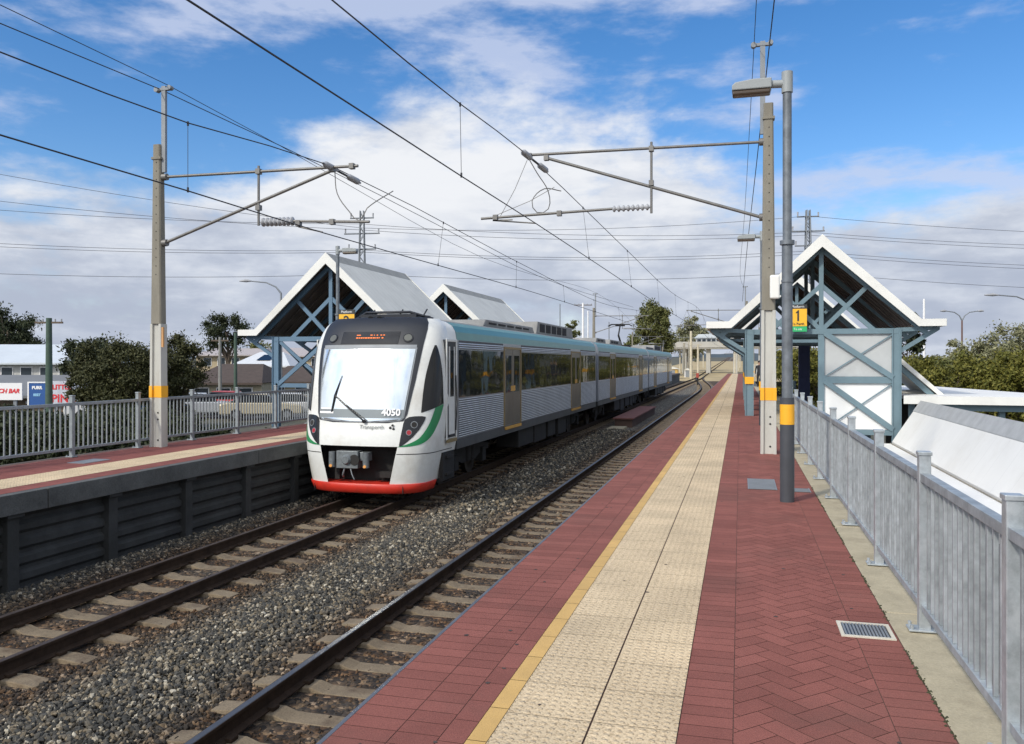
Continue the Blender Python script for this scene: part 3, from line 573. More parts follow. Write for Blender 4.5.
def mast(side, x, y, Hc, He, label, zw=2.62):
    root = thing('electrification_mast', (x, y, 0), label, 'mast', 'concrete masts carrying the overhead wires')
    w0 = .28; wm = .25; wt = .17
    b = MB(); isection(b, x, y, 0, zw, w0, wm, .19); b.build('mast_base', M_mastlow, root, bevel=.006)
    b = MB(); 
    def sq(z, w, d): h, e, c = w/2, d/2, .025; return [(x-h+c, y-e, z), (x+h-c, y-e, z), (x+h, y-e+c, z), (x+h, y+e-c, z), (x+h-c, y+e, z), (x-h+c, y+e, z), (x-h, y+e-c, z), (x-h, y-e+c, z)]
    b.add(sq(zw+.001, wm-.01, .19)+sq(Hc, wt, .15), [tuple(reversed(range(8))), tuple(range(8, 16))]+[(i, (i+1)%8, (i+1)%8+8, i+8) for i in range(8)])
    b.box(x-.10, x+.11, y-.095, y+.095, Hc-.30, Hc-.25); b.build('mast_shaft', M_mast, root, bevel=.004)
    b = MB()
    for k in range(16):
        z = 3.4+k*.17
        q = .095-.02*(z-zw)/(Hc-zw)
        if z < Hc-.35: b.tube([(x+.01, y-q-.004, z), (x+.01, y-q+.01, z)], .011, 8)
    for z in (.14, .55, .68): b.tube([(x+.03, y-.062, z), (x+.03, y-.052, z)], .018, 8)
    b.build('bolt_holes', M_dark, root)
    b = MB(); b.box(x-w0/2-.004, x-w0/2+.062, y-.100, y+.100, .98, 1.21); b.box(x+w0/2-.066, x+w0/2, y-.100, y+.100, .98, 1.21); b.box(x-.085, x+.08, y-.060, y-.057, .98, 1.21); b.build('yellow_band', M_band, root)
    s_ = -1 if side == 'R' else 1
    b = MB(); xe = x-.10 if side == 'R' else x+.13
    b.box(xe-.045, xe+.045, y-.03, y+.03, Hc-.55, He); b.box(xe-.15, xe+.15, y-.036, y+.036, He-.085, He-.035)
    b.tube([(xe-.16, y-.05, He-.06), (xe-.16, y+.05, He-.06)], .05, 10); b.tube([(xe+.14, y-.05, He-.04), (xe+.14, y+.05, He-.04)], .045, 10)
    b.build('mast_extension', M_galvd, root)
    c = MB(); ins = MB(); o = Vector((x, y, 0))
    if side == 'R':
        pt0, pt1 = (x-.12, y, 5.71), (-4.02, y, 5.76); lo0, lo1 = (x-.12, y, 4.33), (-3.66, y, 5.68)
        c.tube([pt0, pt1], .028, 10); c.tube([lo0, lo1], .030, 10)
        c.tube([(-1.62, y, 5.85), (-1.62, y, 4.50)], .024, 10); c.tube([(-1.70, y, 4.62), (-2.2, y, 4.60)], .02, 8)
        c.tube([(-2.34, y, 4.62), (-5.0, y, 4.55)], .026, 10); c.tube([(-4.35, y, 4.50), (-4.75, y-.02, 4.50), (-3.88, y, 4.41)], .014, 8)
        for p in ((-1.62, 5.72), (-1.62, 5.07), (-4.0, 5.74), (-3.66, 5.68), (-4.7, 4.56), (-3.4, 4.58)): c.box(p[0]-.045, p[0]+.045, y-.05, y+.05, p[1]-.05, p[1]+.05)
        c.tube([(x-.16, y, 5.71), (x-.06, y, 5.71)], .07, 8); c.tube([(x-.16, y, 4.33), (x-.06, y, 4.33)], .07, 8)
        insulator(ins, (-1.64, y, 4.62), (-2.36, y, 4.615), .062)
        c.tube([(-4.60, y, 4.58), (-4.3, y, 5.1), (-4.05, y, 5.66)], .006, 6); c.tube([(-4.7, y, 4.6), (-4.0, y, 4.85), (-3.5, y, 5.1)], .006, 6)
        c.tube(span([(-4.0, y-.3, 5.72), (-3.80, y-.2, 5.35), (-3.60, y-.1, 5.0), (-3.62, y, 4.68), (-3.85, y, 4.62), (-3.95, y, 4.85), (-3.75, y+.2, 5.12), (-3.45, y+.4, 5.1)], .09), .010, 6)
    else:
        c.tube([(x+.15, y, 5.33), (-6.78, y, 5.29)], .028, 10); c.tube([(x+.15, y, 4.03), (-7.3, y, 5.24)], .030, 10)
        c.tube([(-8.85, y, 5.42), (-8.85, y, 4.28)], .024, 10); c.tube([(-8.10, y, 4.33), (-6.55, y, 4.25)], .026, 10); c.tube([(-8.0, y, 4.22), (-7.5, y, 4.10)], .014, 8)
        for p in ((-8.85, 5.31), (-8.85, 4.62), (-7.3, 5.26), (-6.9, 5.29), (-8.0, 4.28), (-7.3, 4.28)): c.box(p[0]-.045, p[0]+.045, y-.05, y+.05, p[1]-.05, p[1]+.05)
        c.tube([(x+.10, y, 5.33), (x+.20, y, 5.33)], .07, 8); c.tube([(x+.10, y, 4.03), (x+.20, y, 4.03)], .07, 8)
        insulator(ins, (-8.80, y, 4.34), (-8.10, y, 4.33), .085)
        c.tube(span([(-7.25, y, 5.22), (-7.2, y, 4.8), (-6.95, y, 4.45), (-6.75, y, 4.28), (-6.6, y, 4.5), (-6.3, y+.5, 4.9)], .09), .010, 6)
    c.build('cantilever', M_alu, root); ins.build('insulator', M_insul, root)
    return root
mr_ = mast('R', .50, 15.87, 6.40, 7.55, 'concrete mast standing on the right platform behind the near lamp post')
ml_ = mast('L', -11.09, 13.98, 5.97, 7.12, 'concrete mast standing on the left platform in front of the railing', 2.43)
mb = MB(); mb.box(.50+.02, .50+.19, 15.66, 15.77, 2.82, 3.25)
o = mb.build('speaker_box', M_white, None, bevel=.03); tag(o, 'white rounded box fixed high on the right concrete mast', 'equipment box')
b = MB(); b.box(-10.90, -10.86, 13.82, 13.855, 1.97, 2.36); o = b.build('notice_plate', mat('orange_plate', (.55, .30, .12), .6), None); tag(o, 'narrow warning plate strapped to the left concrete mast', 'plate')
# far masts down the line
n = 0
for k, (p, lb, dy) in enumerate([(ml_, 'next concrete mast beyond the train on the left side', 50.7), (mr_, 'mast beyond the first right shelter', 50.5), (ml_, 'third mast on the left near the dark footbridge approach', 103), (mr_, 'third mast on the right side of the line', 100), (ml_, 'far left mast before the overbridge', 150), (mr_, 'far right mast before the overbridge', 148)]):
    q = copy_tree(p); q.location = (p.location.x+(0 if dy < 90 else (-3.5 if p is ml_ else 2.0)), p.location.y+dy, 0 if dy < 110 else -1.2); q['label'] = lb

# ------------------------------------------------------------ overhead wires
def wire(name, pts, r, label, cat='wire', drops=None, parent=None, n=6, extra=None):
    """polyline through points; sampled with sag given by the points themselves"""
    b = MB(); b.tube(pts, r, n); o = b.build(name, M_wire, parent)
    if label: tag(o, label, cat)
    return o
def lerp(a, c, t): return tuple(a[i]+(c[i]-a[i])*t for i in range(3))
def at_y(pts, y):
    for a, c in zip(pts, pts[1:]):
        if a.y <= y <= c.y: return a+(c-a)*((y-a.y)/(c.y-a.y))
def catenary(cks, mks, lab, drops):
    root = thing('overhead_wire', cks[0], lab, 'overhead wire')
    cp, mp_ = span(cks), span(mks)
    b = MB(); b.tube(cp, .0105, 6); b.build('contact_wire', M_wire, root)
    b = MB(); b.tube(mp_, .0095, 6); b.build('carrier_wire', M_wire, root)
    for y in drops:
        p, q = at_y(cp, y), at_y(mp_, y)
        if p and q:
            b = MB(); b.tube([p, q], .0045, 5); b.tube([p+Vector((0, 0, -.02)), p+Vector((0, 0, .05))], .016, 6); b.tube([q+Vector((0, 0, -.04)), q+Vector((0, 0, .02))], .016, 6); b.build('dropper', M_wire, root)
    return root
Z = CAMZ
catenary([(-4.6, -20, Z+2.75), (-4.12, 5, Z+2.80), (-4.08, 12, Z+2.83), (-3.88, 15.87, Z+2.74), (-3.3, 38, Z+2.45), (-3.05, 66, Z+2.5), (-3.4, 116, Z+2.6), (-3.3, 166, Z+2.8)],
         [(-4.2, -20, Z+3.4), (-4.1, 7.9, Z+3.78), (-4.1, 11.95, Z+3.93), (-4.05, 15.87, Z+4.1), (-3.75, 25, Z+3.85), (-3.3, 42, Z+3.5), (-3.05, 66, Z+4.1), (-3.2, 91, Z+3.4), (-3.4, 116, Z+4.1), (-3.3, 141, Z+3.4), (-3.3, 166, Z+4.1)],
         'overhead wires above the empty near track, highest across the picture', [4.5, 11.95, 21, 28, 36, 44, 53, 62, 75, 90, 104, 120])
catenary([(-8.0, -20, Z+2.5), (-7.68, 7.2, Z+2.45), (-7.6, 10.2, Z+2.45), (-7.5, 13.98, Z+2.42), (-6.9, 30, Z+2.45), (-6.7, 64.7, Z+2.5), (-7.4, 115, Z+2.6), (-7.2, 166, Z+2.8)],
         [(-8.2, -20, Z+3.0), (-7.72, 7.2, Z+3.36), (-7.6, 10.2, Z+3.42), (-7.32, 13.98, Z+3.65), (-7.0, 25, Z+3.3), (-6.85, 42, Z+3.05), (-6.7, 64.7, Z+3.7), (-7.2, 90, Z+3.0), (-7.4, 115, Z+3.7), (-7.2, 166, Z+3.7)],
         'overhead wires above the train on the far track', [10.2, 19.5, 26, 33, 40, 48, 56, 75, 90])
def ins_pair(p0, d, lab):
    root = thing('strain_insulator', p0, lab, 'insulator', 'grey strain insulators on the carrier wires')
    d = Vector(d).normalized(); p0 = Vector(p0)
    for k in (0, 1):
        a = p0+d*(k*.75); b = MB(); b.tube([a, a+d*.07, a+d*.10, a+d*.38, a+d*.41, a+d*.48], [.02, .03, .062, .062, .03, .02], 12); b.build('insulator_body', M_insul, root)
    b = MB(); b.tube([p0+d*.45, p0+d*.78], .022, 8); b.build('link_rod', M_wire, root)
ins_pair((-4.07, 15.5, Z+4.09), (.25, 1.2, -.16), 'pair of grey strain insulators at the tip of the right mast bracket')
ins_pair((-7.36, 13.7, Z+3.65), (.18, 1.2, -.13), 'pair of grey strain insulators near the tip of the left mast bracket')
def wire2(ks, r, lab): 
    p = span(ks, 4); b = MB(); b.tube(p, r, 6); o = b.build('feeder_wire', M_wire); tag(o, lab, 'wire')
wire2([(-10.9, -25, Z+4.7), (-10.9, 4, Z+5.33), (-10.88, 13.98, Z+5.47), (-10.9, 35, Z+4.6), (-10.9, 64.7, Z+5.47), (-11.5, 90, Z+4.6), (-14.3, 117, Z+4.4)], .008, 'thin feeder wire on top of the left masts, inner one')
wire2([(-11.6, -25, Z+4.4), (-11.4, 4, Z+5.12), (-11.05, 13.98, Z+5.40), (-10.0, 22, Z+4.82), (-9.0, 38, Z+4.0), (-8, 64.7, Z+4.3)], .010, 'feeder wire slanting from the left mast top towards the track')
wire2([(.30, -20, Z+5.0), (.28, 4, Z+5.75), (.25, 15.87, Z+5.86), (.15, 30, Z+5.1), (.0, 45, Z+4.7), (.25, 66, Z+5.8)], .007, 'thin feeder wire on the left of the right mast top')
wire2([(.62, -20, Z+5.2), (.58, 4, Z+5.75), (.52, 15.87, Z+5.82), (.40, 22, Z+5.0), (.25, 30, Z+4.1), (.12, 45, Z+3.2)], .011, 'thicker wire falling from the right mast top behind the shelter')

# ------------------------------------------------------------ shelters
def shelter(xc, y0, length, dz, side, label, steel, front_detail=True, ground=0):
    root = thing('platform_shelter', (xc, y0, ground), label, 'shelter')
    A, E, F, HS = 5.53+dz, 2.93+dz, 3.40, 2.12; SE = 2.68; zc = 2.62+dz
    out_ = [(-F, E), (-SE, E), (0, A), (SE, E), (F, E)]
    y1 = y0+length
    def strip(b, pts, ya, yb, th, mi=0):
        for a, c in zip(pts, pts[1:]):
            a3, c3 = Vector((a[0], a[1])), Vector((c[0], c[1])); b.prism([(xc+a[0], a[1]), (xc+c[0], c[1]), (xc+c[0], c[1]-th), (xc+a[0], a[1]-th)], 1, ya, yb, mi)
    for s_ in (-1, 1):
        b = MB(); pts = [(s_*.30, A-.30*.97), (s_*SE, E), (s_*F, E)]
        strip(b, pts, y0-.30, y1, .05)
        b.build('roof_sheet', M_roofgrey, root)
    b = MB(); strip(b, [(-.30, A-.285), (0, A+.01), (.30, A-.285)], y0-.29, y1, .055); b.build('ridge_cap', M_ridge, root)
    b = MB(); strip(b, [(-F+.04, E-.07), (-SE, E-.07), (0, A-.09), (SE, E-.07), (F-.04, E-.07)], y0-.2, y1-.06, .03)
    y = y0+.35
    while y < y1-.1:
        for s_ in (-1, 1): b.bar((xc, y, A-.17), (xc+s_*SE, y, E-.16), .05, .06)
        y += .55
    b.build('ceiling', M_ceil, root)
    # fascias
    for ya in (y0-.36, y1+.002):
        b = MB(); th = .34
        for s_ in (-1, 1):
            q = [(xc, A+.02), (xc+s_*(SE+.06), E+.02), (xc+s_*F, E+.02), (xc+s_*F, E-.19), (xc+s_*(SE-.02), E-.19), (xc, A-.36)]
            b.prism(q if s_ > 0 else q[::-1], 1, ya, ya+.055)
        b.build('fascia_board', M_white, root)
    for s_ in (-1, 1):
        b = MB(); b.box(xc+s_*F-.02, xc+s_*F+.02, y0-.30, y1, E-.19, E+.018); b.build('gutter', M_white, root)
    # trusses and posts
    ys_ = [y0+.05, (y0+y1)/2, y1-.3]
    for i, y in enumerate(ys_):
        b = MB(); wd = .15
        b.bar((xc-HS-.05, y, zc), (xc+HS+.05, y, zc), .16, .116)
        b.bar((xc, y+.003, zc), (xc, y+.003, A-.25), .13, .09)
        for s_ in (-1, 1):
            b.bar((xc+s_*.05, y, A-.42), (xc+s_*(SE+.3), y, E-.42), .15, .09)
            b.bar((xc, y-.004, zc+.03), (xc+s_*1.30, y-.004, A-1.30*.97-.3), .13, .07)
            b.bar((xc+s_*.0, y+.008, zc+1.42), (xc+s_*1.50, y+.008, zc+.03), .13, .07)
            b.bar((xc+s_*HS, y-.004, 1.95+dz), (xc+s_*(F-.15), y-.004, E-.25), .12, .07); b.bar((xc+s_*HS, y+.002, zc+.03), (xc+s_*(F-.1), y+.002, E-.23), .12, .07)
        b.build('truss', steel, root)
        for s_ in (-1, 1):
            lo = 0
            if side == 'R' and s_ > 0: lo = -3.6
            if side == 'L': lo = -1.5 if s_ < 0 else 0
            b = MB(); b.box(xc+s_*HS-.1, xc+s_*HS+.1, y-.05, y+.05, lo, zc+.08); b.box(xc+s_*HS-.13, xc+s_*HS-.1, y-.09, y+.09, lo, zc+.08); b.box(xc+s_*HS+.1, xc+s_*HS+.13, y-.09, y+.09, lo, zc+.08)
            b.build('post', steel, root)
            if lo == 0 and side == 'R' and s_ < 0:
                b = MB(); b.box(xc+s_*HS-.135, xc+s_*HS+.135, y-.095, y+.095, 1.0, 1.22); b.build('yellow_band', M_band, root)
        # side beams between trusses
        if i < 2:
            b = MB()
            for s_ in (-1, 1): b.box(xc+s_*HS-.05, xc+s_*HS+.05, y+.06, ys_[i+1]-.06, zc-.05, zc+.07)
            b.build('side_beam', steel, root)
    # front lower bracing and panels
    y = y0+.05
    if side == 'R' and front_detail:
        b = MB(); b.box(xc-.09, xc+.09, y-.04, y+.05, -.5, zc-.08); b.build('post', steel, root)
        b = MB(); b.box(xc+.05, xc+HS-.1, y-.05, y+.05, 1.04, 1.24); b.box(xc+.09, xc+HS-.13, y-.05, y+.05, -.52, -.36)
        b.bar((xc+.10, y-.06, zc-.05), (xc+HS-.1, y-.06, 1.22), .16, .05); b.bar((xc+.10, y-.06, 1.1), (xc+HS-.1, y-.06, -.34), .16, .05)
        b.bar((xc+.10, y-.03, 1.24), (xc+HS-.1, y-.03, zc-.1), .035, .02); b.bar((xc+.10, y-.03, -.36), (xc+HS-.1, y-.03, 1.04), .035, .02)
        b.build('panel_bracing', steel, root)
        b = MB(); b.box(xc+.085, xc+HS-.125, y+.02, y+.04, 1.245, zc-.082); b.build('upper_panel', M_panel_hi, root)
        b = MB(); b.box(xc+.085, xc+HS-.125, y+.02, y+.04, -.355, 1.035); b.build('lower_panel', M_panel_lo, root)
    if side == 'L' and front_detail:
        b = MB()
        b.box(xc-HS, xc+.05, y-.05, y+.05, .80, .94); b.box(xc-.07, xc+.07, y-.05, y+.05, 0, zc-.08)
        b.bar((xc-HS+.1, y-.06, .9), (xc-.1, y-.06, zc-.05), .14, .05); b.bar((xc-HS+.1, y-.02, zc-.05), (xc-.1, y-.02, .9), .11, .05)
        b.bar((xc-HS+.1, y+.02, zc-.05), (xc-HS+.1, y+3, .9), .12, .05, up=(1,0,0)); b.bar((xc-HS+.1, y+.02, .9), (xc-HS+.1, y+3, zc-.05), .12, .05, up=(1,0,0))
        b.build('side_bracing', steel, root)
    return root
shelter(2.40, 27.0, 6.4, 0, 'R', 'gabled shelter with grey and white panels on the right platform', M_steelblue)
shelter(2.40, 38.4, 9, 0, 'R', 'second gabled shelter behind the panelled one on the right platform', M_steelblue, False)
shelter(-13.6, 25.9, 6.6, -.13, 'L', 'large blue framed gabled shelter left of the train front', M_steelblueL)
shelter(-13.6, 37.5, 9.6, -.13, 'L', 'farther gabled shelter showing over the train roof', M_steelblueL, False)
# platform signs
def psign(x, y, z, w_, h_, num, lab, txt3):
    root = thing('platform_sign', (x, y, z), lab, 'sign')
    b = MB(); b.box(x-w_/2, x+w_/2, y-.02, y+.02, z-h_/2, z+h_/2); b.build('sign_back', M_signk, root)
    b = MB(); b.box(x-w_/2+.01, x+w_/2-.01, y-.026, y-.021, z-h_*.29, z+h_*.34); b.build('sign_face', M_signy, root)
    b = MB(); b.box(x-w_/2+.01, x+w_/2-.01, y-.026, y-.021, z-h_/2+.01, z-h_*.30); b.build('sign_footer', M_signg, root)
    X, Yd = (1, 0, 0), (0, 0, 1)
    if num == '1':
        k = h_*.40; b = MB(); pl = [(-.05, -.5), (.10, -.5), (.10, .5), (-.01, .5), (-.06, .40), (-.17, .33), (-.17, .20), (-.05, .26)]
        b.prism([(x+p[0]*k, z+h_*.09+p[1]*k) for p in pl], 1, y-.031, y-.027); b.build('numeral', M_txtk, root)
    else: text(num, h_*.52, (x, y-.03, z+h_*.08), X, Yd, M_txtk, root, 'numeral', bold=.003)
    text('Platform', w_*.2, (x, y-.024, z+h_*.42), X, Yd, M_txtw, root, 'heading'); text('To Perth', w_*.19, (x, y-.03, z-h_*.21), X, Yd, M_txtk, root, 'destination_text', bold=.002)
    text(txt3, w_*.16, (x, y-.03, z-h_*.395), X, Yd, M_txtw, root, 'footer_text')
psign(1.70, 26.72, 3.02, .54, .84, '1', 'yellow, black and green platform 1 sign on the right shelter', 'To city')
psign(-11.27, 22.5, 2.82, .52, .84, '2', 'yellow platform 2 sign beside the left lamp post', 'Outbound')

# blue information column, bins and a seat under the right shelter
b = MB(); b.box(2.15, 2.55, 33.2, 33.5, 0, 2.3); b.box(2.1, 2.6, 33.15, 33.55, 0, .08); b.box(2.18, 2.52, 33.18, 33.2, 1.1, 2.1)
tag(b.build('information_column', M_navy, bevel=.02), 'tall navy information column under the right shelter', 'information column')
root = thing('bench', (1.9, 36, 0), 'dark slatted bench between the two right shelters', 'bench')
b = MB()
for k in range(4): b.box(1.7+k*.11, 1.79+k*.11, 35, 37, .43, .46)
b.build('seat', M_dark, root)
b = MB()
for k in range(3): b.box(2.16, 2.19, 35, 37, .55+k*.13, .65+k*.13)
b.build('backrest', M_dark, root)
for y in (35.2, 36.8): b = MB(); b.box(1.75, 1.8, y-.03, y+.03, 0, .43); b.box(2.1, 2.16, y-.03, y+.03, 0, .93); b.build('leg', M_steelblue, root)

# ------------------------------------------------------------ lower walkway roofs on the right
M_wroof = mat('white_roof_sheet', (.84, .83, .79), .5, var=.04, vscale=.8, dirt=(.62, .59, .52), dirt_amt=.35)
seams(M_wroof, .82, .012, .86)
root = thing('covered_walkway', (5.0, 25.6, -3.6), 'long white roofed walkway running below the railing on the right', 'covered walkway')
ya, yb = 5, 26.5
b = MB(); b.prism([(4.31, -.66), (4.90, .27), (4.90, .22), (4.31, -.72)], 1, ya, yb)
y = ya+.2
b.build('roof_slope', M_wroof, root)
b = MB(); b.prism([(4.88, .262), (5.08, .56), (5.28, .262), (5.28, .21), (5.08, .50), (4.88, .21)], 1, ya-.01, yb+.01); b.build('ridge_cap', mat('pale_grey_cap', (.42, .43, .43), .6), root)
b = MB(); b.prism([(5.27, .26), (5.86, -.66), (5.86, -.72), (5.27, .20)], 1, ya, yb); b.build('roof_slope', M_wroof, root)
b = MB(); b.box(3.60, 4.26, ya, yb, -.77, -.715); b.box(3.57, 3.60, ya, yb, -.92, -.71); b.build('flat_eave', M_wroof, root)
b = MB(); b.box(4.26, 4.31, ya, yb, -.80, -.74); b.box(4.262, 4.272, ya, yb, -.74, -.69); b.build('gutter', mat('dirty_gutter', (.28, .25, .20), .8, var=.4, vscale=6), root)
b = MB(); b.prism([(3.63, -.90), (4.33, -.90), (5.08, .32), (5.83, -.90), (5.65, -.90), (5.08, -.0), (4.5, -.90)], 1, yb-.1, yb-.02); b.build('end_frame', M_steelblue, root)
for y in (6, 11, 16, 21, 25):
    for x in (4.2, 5.9): b = MB(); b.box(x-.08, x+.08, y-.08, y+.08, -3.6, -.84); b.build('post', M_steelblue, root)
root = thing('flat_canopy', (6.5, 32, -3.6), 'flat white canopy joining the walkway behind the right shelter post', 'canopy')
b = MB(); b.prism([(4.75, 26.95), (9.6, 26.6), (7.6, 39), (4.75, 39)], 2, .58, .68); b.build('canopy_top', M_wroof, root)
b = MB(); b.bar((4.70, 26.92, .56), (9.65, 26.57, .56), .24, .04, up=(0, 1, 0)); b.build('fascia_board', M_white, root)
b = MB(); b.bar((5.2, 27.2, .34), (9.5, 26.9, .34), .20, .10, up=(0, 1, 0)); b.build('beam', M_steelblue, root)
for p in ((5.0, 27.4), (7.4, 27.3), (9.2, 27.2), (7.4, 37)): b = MB(); b.box(p[0]-.08, p[0]+.08, p[1]-.08, p[1]+.08, -3.6, .5); b.build('post', M_steelblue, root)
root = thing('stair_roof', (5.3, 29, -1), 'small sloping roof with a white edge between the shelter and the flat canopy', 'roof')
b = MB(); b.prism([(4.65, 1.98), (6.12, .60), (6.12, .54), (4.65, 1.92)], 1, 28.3, 33); b.build('roof_sheet', M_roofgrey, root)
b = MB(); b.prism([(4.65, 2.0), (6.14, .62), (6.14, .45), (4.65, 1.83)], 1, 28.22, 28.28); b.build('fascia_board', M_white, root)
b = MB(); b.bar((4.65, 28.4, 1.72), (6.0, 28.4, .42), .16, .1); b.build('rafter', M_steelblue, root)
b = MB(); b.box(5.9, 6.02, 28.4, 28.5, -3.6, .5); b.build('post', M_steelblue, root)
b = MB(); b.box(4.7, 6.3, 30.0, 30.1, -3.6, .52); tag(b.build('stairwell_wall', M_dark), 'dark stairwell wall below the small sloping roof', 'wall')

# ------------------------------------------------------------ train
XT = -7.25; Y0 = 14.9; NP = 3.0; TR = -1.10
LV = [(.2,1.20,.05,.80),(.39,1.26,.03,.82),(1.1,1.40,0,.9),(1.65,1.45,.12,.9),(2.4,1.45,.30,.85),(3.05,1.42,.50,.8),(3.35,1.37,.66,.75),(3.55,1.29,.80,.70),(3.68,1.14,.94,.62)]
YB = 16.66
def lv(h):
    h = max(LV[0][0], min(LV[-1][0], h))
    for i in range(len(LV)-1):
        if h <= LV[i+1][0]:
            p1, p2 = LV[i], LV[i+1]; p0 = LV[max(i-1, 0)]; p3 = LV[min(i+2, len(LV)-1)]; t = (h-p1[0])/(p2[0]-p1[0]); r = []
            for k in (1, 2, 3):
                m1 = (p2[k]-p0[k])/(p2[0]-p0[0])*(p2[0]-p1[0]); m2 = (p3[k]-p1[k])/(p3[0]-p1[0])*(p2[0]-p1[0])
                r.append((2*t**3-3*t*t+1)*p1[k]+(t**3-2*t*t+t)*m1+(-2*t**3+3*t*t)*p2[k]+(t**3-t*t)*m2)
            return r
def wbody(h):
    pts = [(0, 1.30), (.39, 1.30), (1.1, 1.44), (1.65, 1.45), (3.25, 1.45), (3.42, 1.425), (3.55, 1.35), (3.63, 1.22), (3.68, 1.05), (3.75, .5)]
    for a, c in zip(pts, pts[1:]):
        if h <= c[0]: return a[1]+(c[1]-a[1])*(h-a[0])/(c[0]-a[0])
    return .5
def CS(h, q, off=0):
    """cab surface: q in 0..pi runs round the nose, beyond that straight back along the side (metres)"""
    W, fo, b_ = lv(h)
    def P(h, q):
        W, fo, b_ = lv(h)
        if 0 <= q <= PI:
            cx, sx = math.cos(q), math.sin(q)
            return Vector((-W*math.copysign(abs(cx)**(2/NP), cx), Y0+fo+b_*(1-abs(sx)**(2/NP)), TR+h))
        e = -q if q < 0 else q-PI; ys = Y0+fo+b_; t = min(1, e/max(YB-ys, .01)); wd = W+(wbody(h)-W)*t
        return Vector((-wd if q < 0 else wd, ys+e, TR+h))
    p = P(h, q)
    if off:
        d = .01; a = P(h, q+d)-P(h, q-d); c = P(min(h+d, 3.68), q)-P(max(h-d, .2), q); n = a.cross(c)
        if n.length > 1e-9:
            n.normalize(); ctr = Vector((0, YB, TR+1.8))
            if n.dot(p-ctr) < 0: n = -n
            p = p+n*off
    return Vector((p.x+XT, p.y, p.z))
def interp_rows(rows, hstep=.06):
    out = []
    for a, c in zip(rows, rows[1:]):
        n = max(1, int(abs(c[0]-a[0])/hstep))
        for j in range(n): t = j/n; out.append(tuple(a[k]+(c[k]-a[k])*t for k in range(len(a))))
    out.append(rows[-1]); return out
def smooth_rows(rows, n=6):
    out = []
    for i in range(len(rows)-1):
        p1, p2 = rows[i], rows[i+1]; p0 = rows[i-1] if i else p1; p3 = rows[i+2] if i+2 < len(rows) else p2
        for j in range(n):
            t = j/n; out.append(tuple(.5*((2*p1[k])+(-p0[k]+p2[k])*t+(2*p0[k]-5*p1[k]+4*p2[k]-p3[k])*t*t+(-p0[k]+3*p1[k]-3*p2[k]+p3[k])*t**3) for k in range(len(p1))))
    out.append(rows[-1]); return out
def patch(b, rows, off, nq=14, mi=0, tilt=False, thick=0):
    """rows: (h, qa, qb[, hb]) ; builds a curved sheet on the cab"""
    vs = []
    for r in rows:
        hb = r[3] if len(r) > 3 else r[0]
        for i in range(nq+1):
            t = i/nq; vs.append(CS(r[0]+(hb-r[0])*t, r[1]+(r[2]-r[1])*t, off))
    m = nq+1; fs = [(j*m+i, j*m+i+1, (j+1)*m+i+1, (j+1)*m+i) for j in range(len(rows)-1) for i in range(nq)]
    b.add(vs, fs, mi, True); return b
def qx(x, h):
    W = lv(h)[0]; x = max(-W, min(W, x)); return math.acos(-math.copysign(abs(x/W)**(NP/2), x))
train = thing('passenger_train', (XT, Y0, TR), 'white fronted silver electric train with green and teal trim standing at the left platform', 'train')
# shell of the cab, with the coupler recess left open
hs = [.39+.0375*i for i in range(88)]; hs = [h for h in hs if h < 3.68]+[3.68]
xo = lambda h: .66+(h-.39)/(1.13-.39)*.17
b = MB()
def shell(h0, h1, qa, qb, n, mi=0):
    rows = interp_rows([(h0, qa(h0), qb(h0)), (h1, qa(h1), qb(h1))], .05)
    rows = [(r[0], qa(r[0]), qb(r[0])) for r in rows]; patch(b, rows, 0, n, mi)
eb = YB-Y0
back = lambda s_: (lambda h: (-(YB-(Y0+lv(h)[1]+lv(h)[2]))) if s_ < 0 else PI+(YB-(Y0+lv(h)[1]+lv(h)[2])))
shell(.39, 1.13, back(-1), lambda h: 0, 3); shell(.39, 1.13, lambda h: 0, lambda h: qx(-xo(h), h), 14)
shell(.39, 1.13, lambda h: qx(xo(h), h), lambda h: PI, 14); shell(.39, 1.13, lambda h: PI, back(1), 3)
shell(1.13, 3.68, back(-1), lambda h: 0, 4); shell(1.13, 3.68, lambda h: 0, lambda h: PI, 44); shell(1.13, 3.68, lambda h: PI, back(1), 4)
# roof closing
n = 20; top = [CS(3.68, PI*i/n) for i in range(n+1)]; bk = [Vector((XT+wbody(3.68)*(-1+2*i/n), YB, TR+3.70+.05*math.sin(PI*i/n))) for i in range(n+1)]
b.add(top+bk, [(i, i+1, n+2+i, n+1+i) for i in range(n)], 0, True)
cab = b.build('cab', M_twhite, train)
# recess box
b = MB(); b.box(XT-.9, XT+.9, Y0+.45, Y0+.5, TR+.3, TR+1.25); b.box(XT-.8, XT+.8, Y0+.10, Y0+.45, TR+1.15, TR+1.2)
b.box(XT-.90, XT-.84, Y0+.32, Y0+.5, TR+.4, TR+1.14); b.box(XT+.84, XT+.90, Y0+.32, Y0+.5, TR+.4, TR+1.14); b.box(XT-.55, XT-.45, Y0+.15, Y0+.35, TR+.45, TR+.75); b.box(XT+.3, XT+.7, Y0+.2, Y0+.34, TR+.5, TR+.62)
b.build('coupler_recess', M_dark, cab)
b = MB(); cx = XT-.07; cy = Y0-.03; cz = TR+.86
b.box(cx-.36, cx+.10, cy, cy+.22, cz-.17, cz+.17); b.tube([(cx, cy+.1, cz), (cx, cy+.5, cz-.02)], .10, 12)
b.tube([(cx-.14, cy-.06, cz+.0), (cx-.14, cy+.02, cz)], [.07, .12], 18)
b.box(cx+.12, cx+.32, cy+.06, cy+.2, cz-.02, cz+.15)
for dx in (-.46, .27): b.tube([(cx+dx, cy+.02, cz-.15), (cx+dx, cy+.02, cz+.15)], .065, 12)
